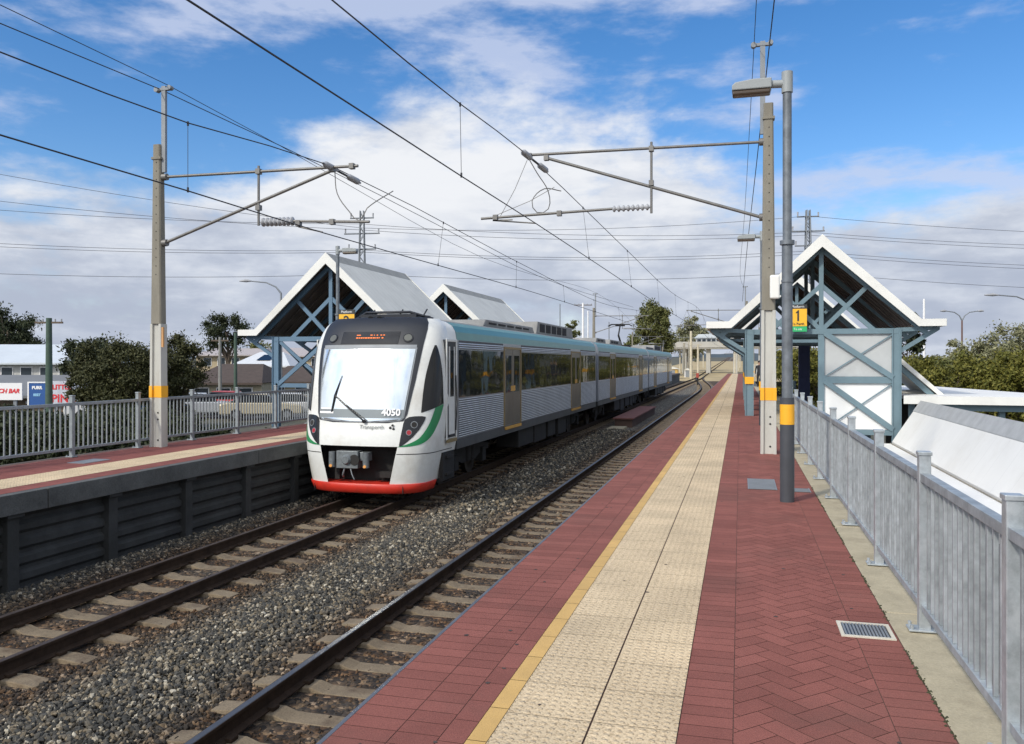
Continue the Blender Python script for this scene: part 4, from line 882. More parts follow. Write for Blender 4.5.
b.build('coupler', mat('coupler_metal', (.20, .22, .23), .5, .4, var=.3, vscale=9), cab, bevel=.008)
b = MB(); b.tube([(cx+.03, cy-.012, cz), (cx+.03, cy+.01, cz)], .105, 18); b.build('coupler_cone', M_dark, cab)
b = MB(); b.tube([(cx-.05, cy, cz-.18), (cx, cy-.04, cz-.28), (cx+.04, cy-.02, cz-.38)], .012, 6); b.build('air_hose', M_galvd, cab); b = MB(); b.tube([(cx-.2, cy+.05, cz-.17), (cx-.23, cy+.02, cz-.3), (cx-.3, cy+.2, cz-.36)], .018, 6); b.build('air_hose', M_galvd, cab)
b = MB()
for dx in (-.46, .27): b.tube([(cx+dx, cy-.055, cz-.12), (cx+dx, cy-.035, cz-.12)], .03, 10)
b.build('marker_light', emit('amber_light', (1, .45, .12), .35), cab)
# red skirt
b = MB(); qs = [(-.15+ (PI+.3)*i/40) for i in range(41)]
vs = []
for h, of in ((.395, .02), (.385, .035), (.22, .015), (.20, -.02)):
    for q in qs: p = CS(h, q, 0); d = Vector((p.x-XT, p.y-YB, 0)).normalized(); vs.append(p+d*of)
m_ = len(qs); fs = [(j*m_+i, j*m_+i+1, (j+1)*m_+i+1, (j+1)*m_+i) for j in range(3) for i in range(m_-1)]; b.add(vs, fs, 0, True)
inner = [Vector((XT+(v.x-XT)*.72, v.y+.40, TR+.405)) for v in vs[:m_]]; b.add(vs[:m_]+inner, [(i+1, i, m_+i, m_+i+1) for i in range(m_-1)])
b.build('red_skirt', M_red, cab)
for x in (-1.0, .90):
    p = CS(.3, qx(x, .3), .03); b = MB(); b.box(p.x-.006, p.x+.006, p.y-.010, p.y+.03, TR+.215, TR+.385); b.build('skirt_joint', M_dark, cab)
# seam line above skirt panels
b = MB(); 
for s_ in (-1, 1):
    rows = [(.975, 0 if s_ < 0 else qx(.81, 1), qx(-.81, 1) if s_ < 0 else PI+.7), (.990, 0 if s_ < 0 else qx(.81, 1), qx(-.81, 1) if s_ < 0 else PI+.7)]; patch(b, rows, .003, 24)
b.build('panel_seam', M_dark, cab)
# dark mask round the screen
mk = [(1.585, .60), (1.62, .90), (1.75, .965), (2.0, 1.0), (2.4, 1.06), (2.8, 1.10), (3.05, 1.12), (3.25, 1.13), (3.45, 1.13), (3.58, 1.10), (3.68, 1.02)]
rows = [(h, qx(-x, h), qx(x, h)) for h, x in interp_rows(mk, .04)]
b = MB(); patch(b, rows, .010, 30)
top = [CS(3.68, rows[-1][1]+(rows[-1][2]-rows[-1][1])*i/n, .012) for i in range(n+1)]; bk = [Vector((XT-1.0+2.0*i/n, YB-.02, TR+3.72+.05*math.sin(PI*i/n))) for i in range(n+1)]
b.add(top+bk, [(i, i+1, n+2+i, n+1+i) for i in range(n)], 0, True); b.build('front_mask', M_matte, cab)
# frame and glass
def wsrows(e): return [(h, qx(-x-e, h), qx(x+e, h)) for h, x in interp_rows([(1.605-e*.6, .35), (1.63-e*.6, .80), (1.68, .885), (2.0, .915), (2.4, .955), (2.8, .985), (3.04+e, 1.0)], .04)]
b = MB(); patch(b, wsrows(.025), .014, 30); b.build('windscreen_frame', M_galvd, cab)
b = MB(); patch(b, wsrows(-.005), .019, 30); b.build('windscreen', M_screen, cab)
b = MB(); patch(b, [(h, qx(-.90, h), qx(.90, h)) for h in (1.67, 1.72, 1.78, 1.84)], .021, 24); b.build('screen_lower_band', glass('screen_band_glass', (.22, .24, .24), .15, metal=.6), cab)
b = MB(); patch(b, [(h, qx(-1.01, h), qx(1.01, h)) for h in (3.06, 3.09, 3.12)], .016, 24); b.build('screen_header', M_galvd, cab)
b = MB(); patch(b, [(h, qx(-.90, h), qx(-.58, h)) for h in (1.75, 1.79)], .025, 4); patch(b, [(h, qx(-.88, h), qx(-.6, h)) for h in (1.83, 1.86)], .025, 4); b.build('screen_sticker', M_txtw, cab)
# destination display
b = MB(); patch(b, [(h, qx(-.63, h), qx(.63, h)) for h in (3.14, 3.2, 3.26, 3.32, 3.39)], .018, 16); b.build('destination_display', M_black, cab)
b = MB(); rr = random.Random(5)
def dash(h, xa, xb, hh=.022):
    patch(b, [(h, qx(xa, h), qx(xb, h)), (h+hh, qx(xa, h+hh), qx(xb, h+hh))], .024, 2)
for xa, xb in ((-.30, -.21), (.0, .05), (.08, .10), (.14, .17), (.22, .26), (.28, .32)): dash(3.305, xa, xb, .018)
x = -.30
while x < .22: w_ = rr.choice((.02, .03, .045)); dash(3.245, x, x+w_, .024); x += w_+.012
dash(3.245, .26, .30, .024)
b.build('display_text', M_orange, cab)
for x in (-.84, .81):
    p = CS(3.26, qx(x, 3.26), .012); nrm = (CS(3.26, qx(x, 3.26), .1)-p).normalized()
    b = MB(); b.tube([p-nrm*.03, p+nrm*.012], .105, 24); o = b.build('headlight', M_black, cab)
    b = MB(); b.tube([p+nrm*.0, p+nrm*.016], [.085, .078], 24); b.build('headlight_lens', M_lens, cab)
# lower light clusters
for s_ in (-1, 1):
    rw = [(1.715, 1.10, 1.22), (1.70, 1.0, 1.28), (1.66, .93, 1.275), (1.58, .905, 1.25), (1.45, .89, 1.19), (1.32, .875, 1.10), (1.22, .865, 1.0), (1.14, .855, .90)]
    rows = [(h, qx(s_*a, h), qx(s_*c, h)) for h, a, c in interp_rows(rw, .03)]
    if s_ < 0: rows = [(h, c, a) for h, a, c in rows]
    b = MB(); patch(b, rows, .008, 10); b.build('light_cluster', M_black, cab)
    for h, x, r_, m_ in ((1.55, 1.10, .055, M_dark), (1.40, 1.02, .045, M_redlens)):
        p = CS(h, qx(s_*x, h), .010); nrm = (CS(h, qx(s_*x, h), .1)-p).normalized()
        b = MB(); b.tube([p-nrm*.01, p+nrm*.010], r_*1.25, 18); b.build('lamp_ring', M_galvd, cab)
        b = MB(); b.tube([p, p+nrm*.013], r_, 18); b.build('lamp_lens', m_, cab)
# side windows and green sweeps, both sides
for s_ in (-1, 1):
    Q = (lambda q: q) if s_ > 0 else (lambda q: PI-q)
    tr = [(3.12, 2.66, 2.72), (3.0, 2.60, 2.80), (2.8, 2.53, 2.90), (2.5, 2.46, 3.0), (2.2, 2.43, 3.05), (1.95, 2.42, 3.09)]
    rows = [(r[0], Q(r[1]), Q(r[2])) for r in smooth_rows(tr, 4)]
    rows += [(1.95-.17*k/4, Q(2.42), Q(3.10), 1.95-.01*k/4) for k in range(1, 5)]
    b = MB(); patch(b, rows, .007, 10); b.build('side_window', M_cabglass, cab)
    gr = [(1.88, 2.80, 3.10, 1.93), (1.78, 2.76, 3.06, 1.80), (1.66, 2.71, 3.01), (1.52, 2.64, 2.93), (1.38, 2.54, 2.84), (1.28, 2.44, 2.74), (1.21, 2.30, 2.62), (1.16, 2.16, 2.46), (1.13, 2.05, 2.22), (1.125, 2.02, 2.03)]
    gr = [g_ if len(g_) == 4 else (*g_, g_[0]) for g_ in gr]
    rows = [(r[0], Q(r[1]), Q(r[2]), r[3]) for r in smooth_rows(gr, 4)]
    b = MB(); patch(b, rows, .006, 8); b.build('green_sweep', M_green, cab)
    # cab door
    xs = XT+s_*1.45
    def sb(b, ya, yb_, ha, hb, o0, o1, mi=0): b.box(min(xs+s_*o0, xs+s_*o1), max(xs+s_*o0, xs+s_*o1), ya, yb_, TR+ha, TR+hb, mi)
    b = MB(); sb(b, 16.02, 16.64, 1.22, 3.24, -.08, .004); b.build('cab_door', M_matte, cab)
    b = MB(); sb(b, 16.0, 16.06, 1.18, 3.26, .0, .022); sb(b, 16.60, 16.655, 1.18, 3.26, .0, .022); sb(b, 16.06, 16.60, 3.20, 3.26, .0, .022); b.build('door_frame', M_twhite, cab, bevel=.008)
    b = MB(); sb(b, 16.26, 16.46, 2.1, 3.02, .004, .014); b.build('door_window', M_glass, cab)
    b = MB(); sb(b, 16.17, 16.24, 1.28, 3.1, .004, .012); sb(b, 16.48, 16.53, 1.28, 3.1, .004, .010); sb(b, 16.24, 16.48, 1.28, 2.06, .004, .010); b.build('door_panel', M_twhite, cab)
    b = MB(); b.tube([(xs+s_*.04, 16.52, TR+1.35), (xs+s_*.055, 16.54, TR+1.9), (xs+s_*.04, 16.52, TR+2.5)], .012, 8); b.build('grab_rail', M_dark, cab)
    b = MB(); sb(b, 16.04, 16.62, 1.12, 1.19, .0, .03); b.build('door_step', M_doorgold, cab)
    b = MB(); sb(b, 15.95, 16.655, .35, .93, -.12, -.045); sb(b, 16.1, 16.5, .8, .86, -.05, .0); sb(b, 16.1, 16.5, .45, .5, -.05, .0); b.build('cab_step', M_dark, cab)
# lettering and emblem
nrm_y = (0, 0, 1)
p = CS(1.78, qx(.66, 1.78), .034); t = CS(1.78, qx(.8, 1.78), .034)-CS(1.78, qx(.5, 1.78), .034); u = CS(1.9, qx(.66, 1.9), .03)-CS(1.7, qx(.66, 1.7), .03)
text('4050', .19, p+Vector((0, -.012, 0)), t, u, M_txtw, cab, 'fleet_number', bold=.006)
p = CS(1.50, qx(.28, 1.5), .008); t = CS(1.5, qx(.5, 1.5))-CS(1.5, qx(.1, 1.5)); u = CS(1.55, qx(.28, 1.55))-CS(1.45, qx(.28, 1.45))
text('Transperth', .115, p+Vector((0, -.008, 0)), t, u, mat('grey_lettering', (.22, .24, .24), .5), cab, 'operator_name', th=.001)
b = MB()
for k in range(3):
    a0 = k*2*PI/3+.5; pts = []
    for j in range(8):
        a = a0+j*.22; r_ = .035+.03*math.sin(j/7*PI); pts.append((math.cos(a)*r_, math.sin(a)*r_))
    for j in range(7, -1, -1):
        a = a0+j*.22-.1; r_ = .012+.012*math.sin(j/7*PI); pts.append((math.cos(a)*r_, math.sin(a)*r_))
    c0 = CS(1.5, qx(.70, 1.5), .012); b.add([c0+Vector((q[0], .10*q[0]*1.2-.006, q[1])) for q in pts], [tuple(range(len(pts)))])
b.build('emblem', M_txtk, cab)
# wiper
b = MB(); a0 = CS(1.60, qx(.12, 1.6), .05); a1 = CS(2.10, qx(-.58, 2.1), .045)
b.tube([a0, a0+(a1-a0)*.5+Vector((0, -.03, 0)), a1], .013, 8); b.tube([a0+Vector((.05, 0, .02)), a1+Vector((.04, 0, -.04))], .008, 6)
w0 = CS(1.78, qx(-.62, 1.78), .035); w1 = CS(2.5, qx(-.47, 2.5), .035); b.tube([w0, a1, w1], [.014, .016, .006], 6); b.tube([a0+Vector((0, .03, 0)), a0+Vector((0, -.02, 0))], .035, 12)
b.build('wiper', M_black, cab)
# horns on cab roof and fairing
b = MB()
for x in (-.18, .02): b.tube([(XT+x, Y0+1.02, TR+3.66), (XT+x, Y0+1.22, TR+3.70)], [.075, .035], 14)
b.build('horn', M_dark, cab)
b = MB(); b.tube([(XT-.85, Y0+1.7, TR+3.70), (XT-.5, Y0+1.5, TR+3.84), (XT+.5, Y0+1.5, TR+3.84), (XT+.95, Y0+1.7, TR+3.70)], .03, 8)
b.box(XT-.62, XT+.66, Y0+1.45, Y0+2.3, TR+3.70, TR+3.80)
for x in (-.4, .25, .8): b.tube([(XT+x, Y0+1.5, TR+3.75), (XT+x+.05, Y0+1.6, TR+3.90)], .018, 6)
b.build('roof_fairing', M_matte, cab)

# carriages
def carriage(ya, yb, doors, first, last, pant):
    car = None
    hp = [(1.45, 1.11), (1.45, 3.25), (1.425, 3.42), (1.35, 3.55), (1.22, 3.63), (1.05, 3.68), (.5, 3.75), (0, 3.77)]
    prof = [(x, h) for x, h in hp]+[(-x, h) for x, h in hp[-2::-1]]
    b = MB(); pr = [(XT+x, TR+h) for x, h in prof]; n = len(pr)
    vs = [(p[0], ya, p[1]) for p in pr]+[(p[0], yb, p[1]) for p in pr]
    def mi_of(i):
        h = (prof[i][1]+prof[(i+1) % n][1])/2
        return 0 if h < 3.25 else (1 if h < 3.60 else 2)
    for i in range(n-1): b.add([vs[i], vs[i+1], vs[i+1+n], vs[i+n]], [(0, 3, 2, 1)], mi_of(i), True)
    b.add([vs[i] for i in range(n)], [tuple(range(n))]); b.add([vs[i+n] for i in range(n)], [tuple(reversed(range(n)))])
    b.add([(XT-1.45, ya, TR+1.11), (XT+1.45, ya, TR+1.11), (XT+1.45, yb, TR+1.11), (XT-1.45, yb, TR+1.11)], [(0,1,2,3)])
    car = b.build('carriage', [M_steel, M_teal, M_roofdark], train)
    spans = []; y = ya+.12
    for d0, d1 in doors: spans.append((y, d0-.04)); y = d1+.04
    spans.append((y, yb-.12))
    for s_ in (-1, 1):
        xs = XT+s_*1.45
        def bx(b, y0, y1, h0, h1, o0, o1, mi=0): b.box(min(xs+s_*o0, xs+s_*o1), max(xs+s_*o0, xs+s_*o1), y0, y1, TR+h0, TR+h1, mi)
        b = MB()
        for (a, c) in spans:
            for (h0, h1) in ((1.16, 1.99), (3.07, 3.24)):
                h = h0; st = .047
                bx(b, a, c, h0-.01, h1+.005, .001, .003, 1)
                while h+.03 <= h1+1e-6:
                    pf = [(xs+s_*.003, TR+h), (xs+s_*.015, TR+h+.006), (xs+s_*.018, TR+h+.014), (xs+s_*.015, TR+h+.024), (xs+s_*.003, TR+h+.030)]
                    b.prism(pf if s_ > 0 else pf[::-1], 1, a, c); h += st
        b.build('ribbed_panel', [M_rib, mat('rib_groove_shade', (.07, .075, .085), .5, .4)], car)  # groove floor coloured dark, painted shade that makes the ribs stand out
        b = MB(); bx(b, ya+.01, yb-.01, .93, 1.14, -.06, .006); b.build('solebar', mat('solebar_grey', (.10, .105, .11), .5, .4, var=.2), car)
        for (a, c) in spans:
            L_ = c-a; k = max(1, round(L_/1.75)); 
            for j in range(k):
                p0, p1 = a+L_*j/k+.012, a+L_*(j+1)/k-.012
                b = MB(); bx(b, p0, p1, 2.02, 3.04, .002, .012); w_ = b.build('window', M_glass, car)
        for d0, d1 in doors:
            mid = (d0+d1)/2
            for a, c in ((d0+.07, mid-.01), (mid+.01, d1-.07)):
                b = MB(); bx(b, a, c, 1.16, 3.10, -.04, .010); bx(b, a, c, 1.16, 1.95, .010, .016) ; b.build('door', M_doormetal, car)
                b = MB(); bx(b, a+.14, c-.14, 2.0, 2.95, .010, .020); b.build('door_window', M_glass, car)
            b = MB(); bx(b, d0, d0+.06, 1.14, 3.17, .0, .028); bx(b, d1-.06, d1, 1.14, 3.17, .0, .028); bx(b, d0+.06, d1-.06, 3.11, 3.17, .0, .028); b.build('door_frame', M_doorgold, car)
            b = MB(); bx(b, d0+.08, d1-.08, 1.05, 1.12, .006, .05); bx(b, mid-.22, mid+.22, 2.02, 2.16, .018, .022) if s_ > 0 else None; b.build('door_step', mat('step_orange', (.55, .30, .06), .6), car)
    # underframe gear
    b = MB(); rr = random.Random(int(ya*7)); y = ya+5.6
    while y < yb-5.8:
        l = rr.uniform(.8, 1.9)
        for s_ in (-1, 1): b.box(XT+s_*1.0-.32, XT+s_*1.0+.32, y, min(y+l, yb-5.5), TR+rr.uniform(.28, .45), TR+.93)
        y += l+rr.uniform(.15, .5)
    b.box(XT-1.2, XT+1.2, ya+.3, yb-.3, TR+.86, TR+1.10); b.build('underframe', M_dark, car, bevel=.02)
    for yc in (ya+2.9 if not first else ya+2.2, yb-2.9):
        b = MB(); b.box(XT-.9, XT+.9, yc-.25, yc+.2, TR+.45, TR+.7)
        for s_ in (-1, 1):
            b.prism([(yc-1.6, TR+.55), (yc-1.2, TR+.62), (yc-.5, TR+.42), (yc+.5, TR+.42), (yc+1.2, TR+.62), (yc+1.6, TR+.55), (yc+1.6, TR+.72), (yc+.6, TR+.80), (yc-.6, TR+.80), (yc-1.6, TR+.72)], 0, XT+s_*.92-.07, XT+s_*.92+.07)
            b.tube([(XT+s_*.95, yc-.1, TR+.45), (XT+s_*.95, yc-.1, TR+.85)], .13, 10); b.tube([(XT+s_*.95, yc+.25, TR+.45), (XT+s_*.95, yc+.25, TR+.85)], .1, 10)
            for d in (-1.05, 1.05): b.box(XT+s_*.95-.1, XT+s_*.95+.1, yc+d-.14, yc+d+.14, TR+.32, TR+.66)
        b.build('bogie', M_dark, car)
        for d in (-1.05, 1.05):
            for s_ in (-1, 1):
                x = XT+s_*.60; b = MB(); b.tube([(x-.06, yc+d, TR+.43), (x+.06, yc+d, TR+.43)], .43, 28); b.tube([(x+s_*.061, yc+d, TR+.43), (x+s_*.10, yc+d, TR+.43)], [.30, .12], 20)
                b.build('wheel', mat('wheel_steel', (.06, .052, .045), .5, .5, var=.3), car)
    # roof gear
    for (a, c, h, wd) in (((ya+3.8, ya+9.4, .20, .85), (ya+9.6, ya+15.8, .42, .85)) if not pant else ((ya+3, ya+6, .22, .85), (ya+7.5, ya+12, .26, .8))):
        b = MB(); b.prism([(a, TR+3.70), (a+.25, TR+3.70+h), (c-.25, TR+3.70+h), (c, TR+3.70)], 0, XT-wd, XT+wd); b.build('roof_unit', mat('roof_unit_grey', (.25, .25, .24), .7, var=.2, vscale=2), car, bevel=.03)
        b = MB()
        for k in range(int((c-a-1)/.9)): b.box(XT+wd+.001, XT+wd+.012, a+.5+k*.9, a+1.2+k*.9, TR+3.78, TR+3.68+h-.05)
        b.build('roof_grille', M_dark, car)
    if pant:
        yp = yb-2.6; b = MB()
        b.box(XT-.6, XT+.6, yp-.9, yp+.9, TR+3.80, TR+3.86)
        for x in (-.5, .5):
            for d in (-.8, .8): b.tube([(XT+x, yp+d, TR+3.7), (XT+x, yp+d, TR+3.82)], .05, 8)
        b.tube([(XT, yp+.6, TR+3.86), (XT, yp-.75, TR+4.45)], .06, 8); b.tube([(XT, yp-.75, TR+4.45), (XT, yp+.0, TR+5.1)], .045, 8); b.tube([(XT-.3, yp, TR+5.08), (XT+.3, yp, TR+5.08)], .04, 8)
        b.tube([(XT-.75, yp-.12, TR+5.05), (XT-.55, yp-.12, TR+5.16), (XT+.55, yp-.12, TR+5.16), (XT+.75, yp-.12, TR+5.05)], .03, 8); b.tube([(XT-.75, yp+.16, TR+5.05), (XT-.55, yp+.16, TR+5.16), (XT+.55, yp+.16, TR+5.16), (XT+.75, yp+.16, TR+5.05)], .03, 8)
        b.build('pantograph', M_dark, car)
    if not last:
        b = MB(); k = 7; hh = [(.9, 1.15), (.9, 3.3), (-.9, 3.3), (-.9, 1.15)]
        for j in range(k): o_ = .03 if j % 2 else 0; b.prism([(XT+(p[0]+math.copysign(o_, p[0])), TR+p[1]+(o_ if p[1] > 2 else 0)) for p in hh], 1, yb+.002+j*.08, yb+.08+j*.08)
        b.build('gangway', M_dark, car)
    return car
# white and blue blend of the roof line just behind the cab
carriage(YB+.02, 34.3, [(20.3, 22.0), (29.0, 30.8)], True, False, False)
carriage(34.9, 54.6, [(38.2, 39.9), (49.6, 51.3)], False, False, True)
carriage(55.2, 74.4, [(58.5, 60.2), (69.5, 71.2)], False, True, False)
# ------------------------------------------------------------ vegetation
def leafmat(name, a, c, sub=.0):
    m = bpy.data.materials.new(name); m.use_nodes = True; t = m.node_tree; b = t.nodes['Principled BSDF']; b.inputs['Roughness'].default_value = .65; b.inputs['Specular IOR Level'].default_value = .25
    g = nd(t, 'ShaderNodeNewGeometry'); r = nd(t, 'ShaderNodeValToRGB'); t.links.new(g.outputs['Random Per Island'], r.inputs[0]); r.color_ramp.elements[0].color = (*a, 1); r.color_ramp.elements[1].color = (*c, 1)
    t.links.new(r.outputs[0], b.inputs['Base Color']); return m
LM = {'dark': leafmat('dark_leaves', (.022, .032, .014), (.055, .065, .03)), 'bush': leafmat('bush_leaves', (.03, .036, .014), (.085, .085, .032)),
      'olive': leafmat('olive_leaves', (.07, .08, .014), (.19, .175, .035)), 'pale': leafmat('pale_leaves', (.13, .14, .07), (.30, .29, .17)),
      'mid': leafmat('mid_leaves', (.06, .075, .02), (.17, .17, .06))}
def tree(px, dist, zt, zb, width, kind, label, cat='tree', name='tree', n=9000, leaf=.16, depth=None, seed=0, cb=.35, group=None, clumps=26, trunkr=.16, xy=None):
    R = np.random.default_rng(seed); x, y = xy if xy else site(px, dist); depth = depth or width
    root = thing(name, (x, y, zb), label, cat, group)
    H = zt-zb; c0 = zb+H*cb; ch = zt-c0
    # clump centres over an ellipsoid volume, biased to the outside
    d = R.normal(size=(clumps, 3)); d /= np.linalg.norm(d, axis=1)[:, None]; rad = R.uniform(.35, .80, clumps)**.8
    C = d*rad[:, None]*np.array([width/2, depth/2, ch/2])+np.array([x, y, c0+ch/2]); C[:, 2] += R.uniform(-.04, .06, clumps)*H
    cr = R.uniform(.10, .26, clumps)*min(width, ch*1.6)*.85*(26/clumps)**.12*1.15
    k = R.integers(0, clumps, n); u = R.normal(size=(n, 3)); u /= np.linalg.norm(u, axis=1)[:, None]; rr = np.minimum(np.abs(R.normal(size=n))*.52, 1.05)
    P = C[k]+u*rr[:, None]*cr[k][:, None]*np.array([1, 1, .8])
    zlo, zhi = max(zb+.02, P[:, 2].min()), P[:, 2].max(); P[:, 2] = zlo+(P[:, 2]-P[:, 2].min())*(zt-zlo)/(zhi-P[:, 2].min())
    A = R.normal(size=(n, 3)); A /= np.linalg.norm(A, axis=1)[:, None]; Bv = np.cross(A, u+R.normal(size=(n, 3))*.6); Bv /= np.linalg.norm(Bv, axis=1)[:, None]
    s_ = leaf*R.uniform(.5, 1.3, n)[:, None]
    V = np.stack([P-A*s_, P+Bv*s_*.45, P+A*s_, P-Bv*s_*.45], 1).reshape(-1, 3)-np.array([x, y, zb])
    me = bpy.data.meshes.new('crown'); me.vertices.add(4*n); me.vertices.foreach_set('co', V.ravel()); me.loops.add(4*n); me.loops.foreach_set('vertex_index', np.arange(4*n, dtype=np.int32))
    me.polygons.add(n); me.polygons.foreach_set('loop_start', np.arange(0, 4*n, 4, dtype=np.int32)); me.materials.append(LM[kind]); me.update(calc_edges=True)
    o = bpy.data.objects.new('crown', me); COL.objects.link(o); o.parent = root
    b = MB(); top = c0+ch*.55; b.tube([(x, y, zb-.1), (x+.1, y, zb+H*.25), (x-.1, y+.1, top)], [trunkr, trunkr*.8, trunkr*.3], 10)
    for j in range(0, clumps, 2):
        z0 = zb+H*(cb*.6+.25*R.random()); b.tube([(x, y, z0), tuple((np.array([x, y, z0])+C[j])/2+np.array([0, 0, .1*H*.3])), tuple(C[j])], [trunkr*.5, trunkr*.3, trunkr*.1], 6)
    b.build('trunk', M_trunk, root); return root
zt_ = lambda py, d: CAMZ+(362.5-py)/830*d
wd_ = lambda a, c, d: (c-a)/830*d
tree(128, 38, zt_(331, 38), -1.5, wd_(78, 182, 38), 'bush', 'big dark green bush behind the left railing, right half', n=60000, leaf=.07, cb=.0, seed=3, clumps=110, depth=5)
tree(174, 40, zt_(330, 40), -1.5, wd_(140, 208, 40), 'bush', 'dark bush clump right of the left concrete mast, beside the big bush', n=30000, leaf=.07, cb=.0, seed=4, clumps=60, depth=3.6)
tree(98, 39, zt_(337, 39), -1.5, wd_(74, 122, 39), 'bush', 'left shoulder of the big bush next to the red and white sign', n=22000, leaf=.07, cb=.0, seed=5, clumps=46, depth=4)
tree(88, 60, zt_(334, 60), -1.5, wd_(62, 118, 60), 'dark', 'dark rounded tree top behind the big bush', n=9000, leaf=.16, cb=.1, seed=6)
tree(8, 90, zt_(302, 90), -1.5, wd_(-30, 44, 90), 'dark', 'large dark tree behind the white roofed house at the far left', n=24000, leaf=.17, cb=.3, seed=7, clumps=34, trunkr=.4)
tree(228, 105, zt_(311, 105), -1.5, wd_(203, 256, 105), 'dark', 'dark gum tree with gaps behind the cream houses', n=9000, leaf=.18, cb=.42, seed=8, clumps=26, trunkr=.25)
tree(262, 120, zt_(338, 120), -1.5, wd_(250, 300, 120), 'mid', 'green tree far behind the left shelter posts', n=5000, leaf=.26, cb=.2, seed=9, clumps=16)
tree(655, 165, zt_(297, 165), -1.5, wd_(633, 679, 165), 'mid', 'tall olive green tree beyond the far end of the train', n=40000, leaf=.26, cb=.15, seed=11, clumps=60, trunkr=.35)
tree(690, 205, zt_(316, 205), 0, wd_(666, 705, 205), 'pale', 'paler tree right of the tall tree above the overbridge', n=24000, leaf=.30, cb=.1, seed=12, clumps=44, trunkr=.35)
tree(571, 125, zt_(320, 125), -1.5, wd_(562, 580, 125), 'mid', 'small green treetop just above the train roof', n=5000, leaf=.17, cb=.25, seed=13, clumps=26)
tree(632, 150, zt_(333, 150), -1.5, wd_(622, 646, 150), 'mid', 'low tree at the foot of the tall tree beyond the train', n=4000, leaf=.28, cb=.2, seed=14, clumps=12)
tree(905, 62, zt_(313, 62), -3.6, wd_(886, 926, 62), 'dark', 'dark tree showing below the right eave of the panelled shelter', n=9000, leaf=.2, cb=.25, seed=15, clumps=20)
rb = [(912, 46, 352, 60, 'olive'), (950, 44, 348, 64, 'olive'), (992, 42, 346, 66, 'olive'), (1034, 40, 344, 70, 'olive'), (930, 50, 354, 50, 'mid'), (975, 49, 350, 60, 'mid'), (1018, 47, 346, 60, 'olive'), (1070, 42, 342, 70, 'olive')]
names = ['olive tree right beside the stair roof', 'olive tree behind the flat white canopy', 'olive tree near the right edge above the canopy', 'olive tree at the right edge of the bank', 'green tree behind the first olive trees', 'green tree in the middle of the right bank', 'olive tree at the back of the right bank', 'olive tree standing just outside the right bank']
for i, ((px, d, py, wpx, kd), nm) in enumerate(zip(rb, names)):
    tree(px, d, zt_(py, d), -3.6, wpx/830*d*1.15, kd, nm, n=26000, leaf=.10, cb=.08, seed=30+i, clumps=60, group='trees on the right bank')
pb = [(984, 74, 327, 56), (1014, 76, 319, 58), (960, 80, 338, 44), (1046, 76, 322, 60)]
names = ['pale grey green tree behind the right bank', 'tallest pale tree near the right edge of the picture', 'lower pale tree left of the other pale trees', 'pale tree just past the right edge']
for i, ((px, d, py, wpx), nm) in enumerate(zip(pb, names)):
    tree(px, d, zt_(py, d), -3.6, wpx/830*d*1.2, 'pale', nm, n=15000, leaf=.16, cb=.05, seed=50+i, clumps=44, group='pale trees on the right')
for i, (px, d, py, wpx, nm) in enumerate([(880, 70, 342, 50, 'olive tree behind the right shelter post row'), (850, 80, 341, 46, 'olive tree mostly hidden by the white shelter panels'), (822, 90, 343, 44, 'distant olive tree seen through the right shelter'), (800, 105, 344, 40, 'far olive tree behind the navy information column'), (785, 125, 345, 36, 'farthest olive tree beyond the right platform lamp posts')]):
    tree(px, d, zt_(py, d), -3.6, wpx/830*d*1.3, 'olive', nm, n=9000, leaf=.2, cb=.05, seed=90+i, clumps=34, group='trees on the right bank')
# low shrubs behind the left railing
for i in range(15):
    x = -12.6-random.uniform(0, 1.6); y = 6+i*2.3+random.uniform(-.5, .5)
    tree(0, 0, -.35+random.uniform(-.35, .25), -1.5, 2.6, 'dark', 'low dark shrub number %s along the back of the left railing' % ['one','two','three','four','five','six','seven','eight','nine','ten','eleven','twelve','thirteen','fourteen','fifteen'][i], 'shrub', 'shrub', n=2600, leaf=.07, cb=.0, seed=70+i, clumps=12, trunkr=.04, xy=(x, y), group='shrubs behind the left railing')
for i in range(26):
    bx_, d_ = -30+i*9.6+random.uniform(-4, 4), random.uniform(24, 34); tall = 1 if bx_ < 185 else .45
    tree(bx_, d_, -1.5+random.uniform(1.2, 1.75)*tall, -1.5, random.uniform(2.2, 3.4), 'dark', 'x', 'shrub', 'shrub', n=4200, leaf=.075, cb=.0, seed=170+i, clumps=22, trunkr=.04, group='shrubs behind the left railing')
for o in bpy.data.objects:
    if o.get('category') == 'shrub': o['label'] = 'low dark shrub growing behind the left platform railing'
# grass verge behind the left platform
n = 26000; X = rng.uniform(-16.5, -11.6, n); Y = rng.uniform(4, 45, n); Hh = rng.uniform(.05, .22, n); A = rng.uniform(0, 6.28, n)
V = np.zeros((n, 3, 3)); V[:, 0] = np.stack([X-.02*np.cos(A), Y-.02*np.sin(A), np.full(n, -1.5)], 1); V[:, 1] = np.stack([X+.02*np.cos(A), Y+.02*np.sin(A), np.full(n, -1.5)], 1); V[:, 2] = np.stack([X+rng.normal(0, .05, n), Y+rng.normal(0, .05, n), -1.5+Hh*1.5], 1)
me = bpy.data.meshes.new('grass'); me.vertices.add(3*n); me.vertices.foreach_set('co', V.ravel()); me.loops.add(3*n); me.loops.foreach_set('vertex_index', np.arange(3*n, dtype=np.int32)); me.polygons.add(n); me.polygons.foreach_set('loop_start', np.arange(0, 3*n, 3, dtype=np.int32)); me.materials.append(LM['bush']); me.update(calc_edges=True)
o = bpy.data.objects.new('grass', me); COL.objects.link(o); tag(o, 'rough dark grass behind the left railing', 'grass', kind='stuff')

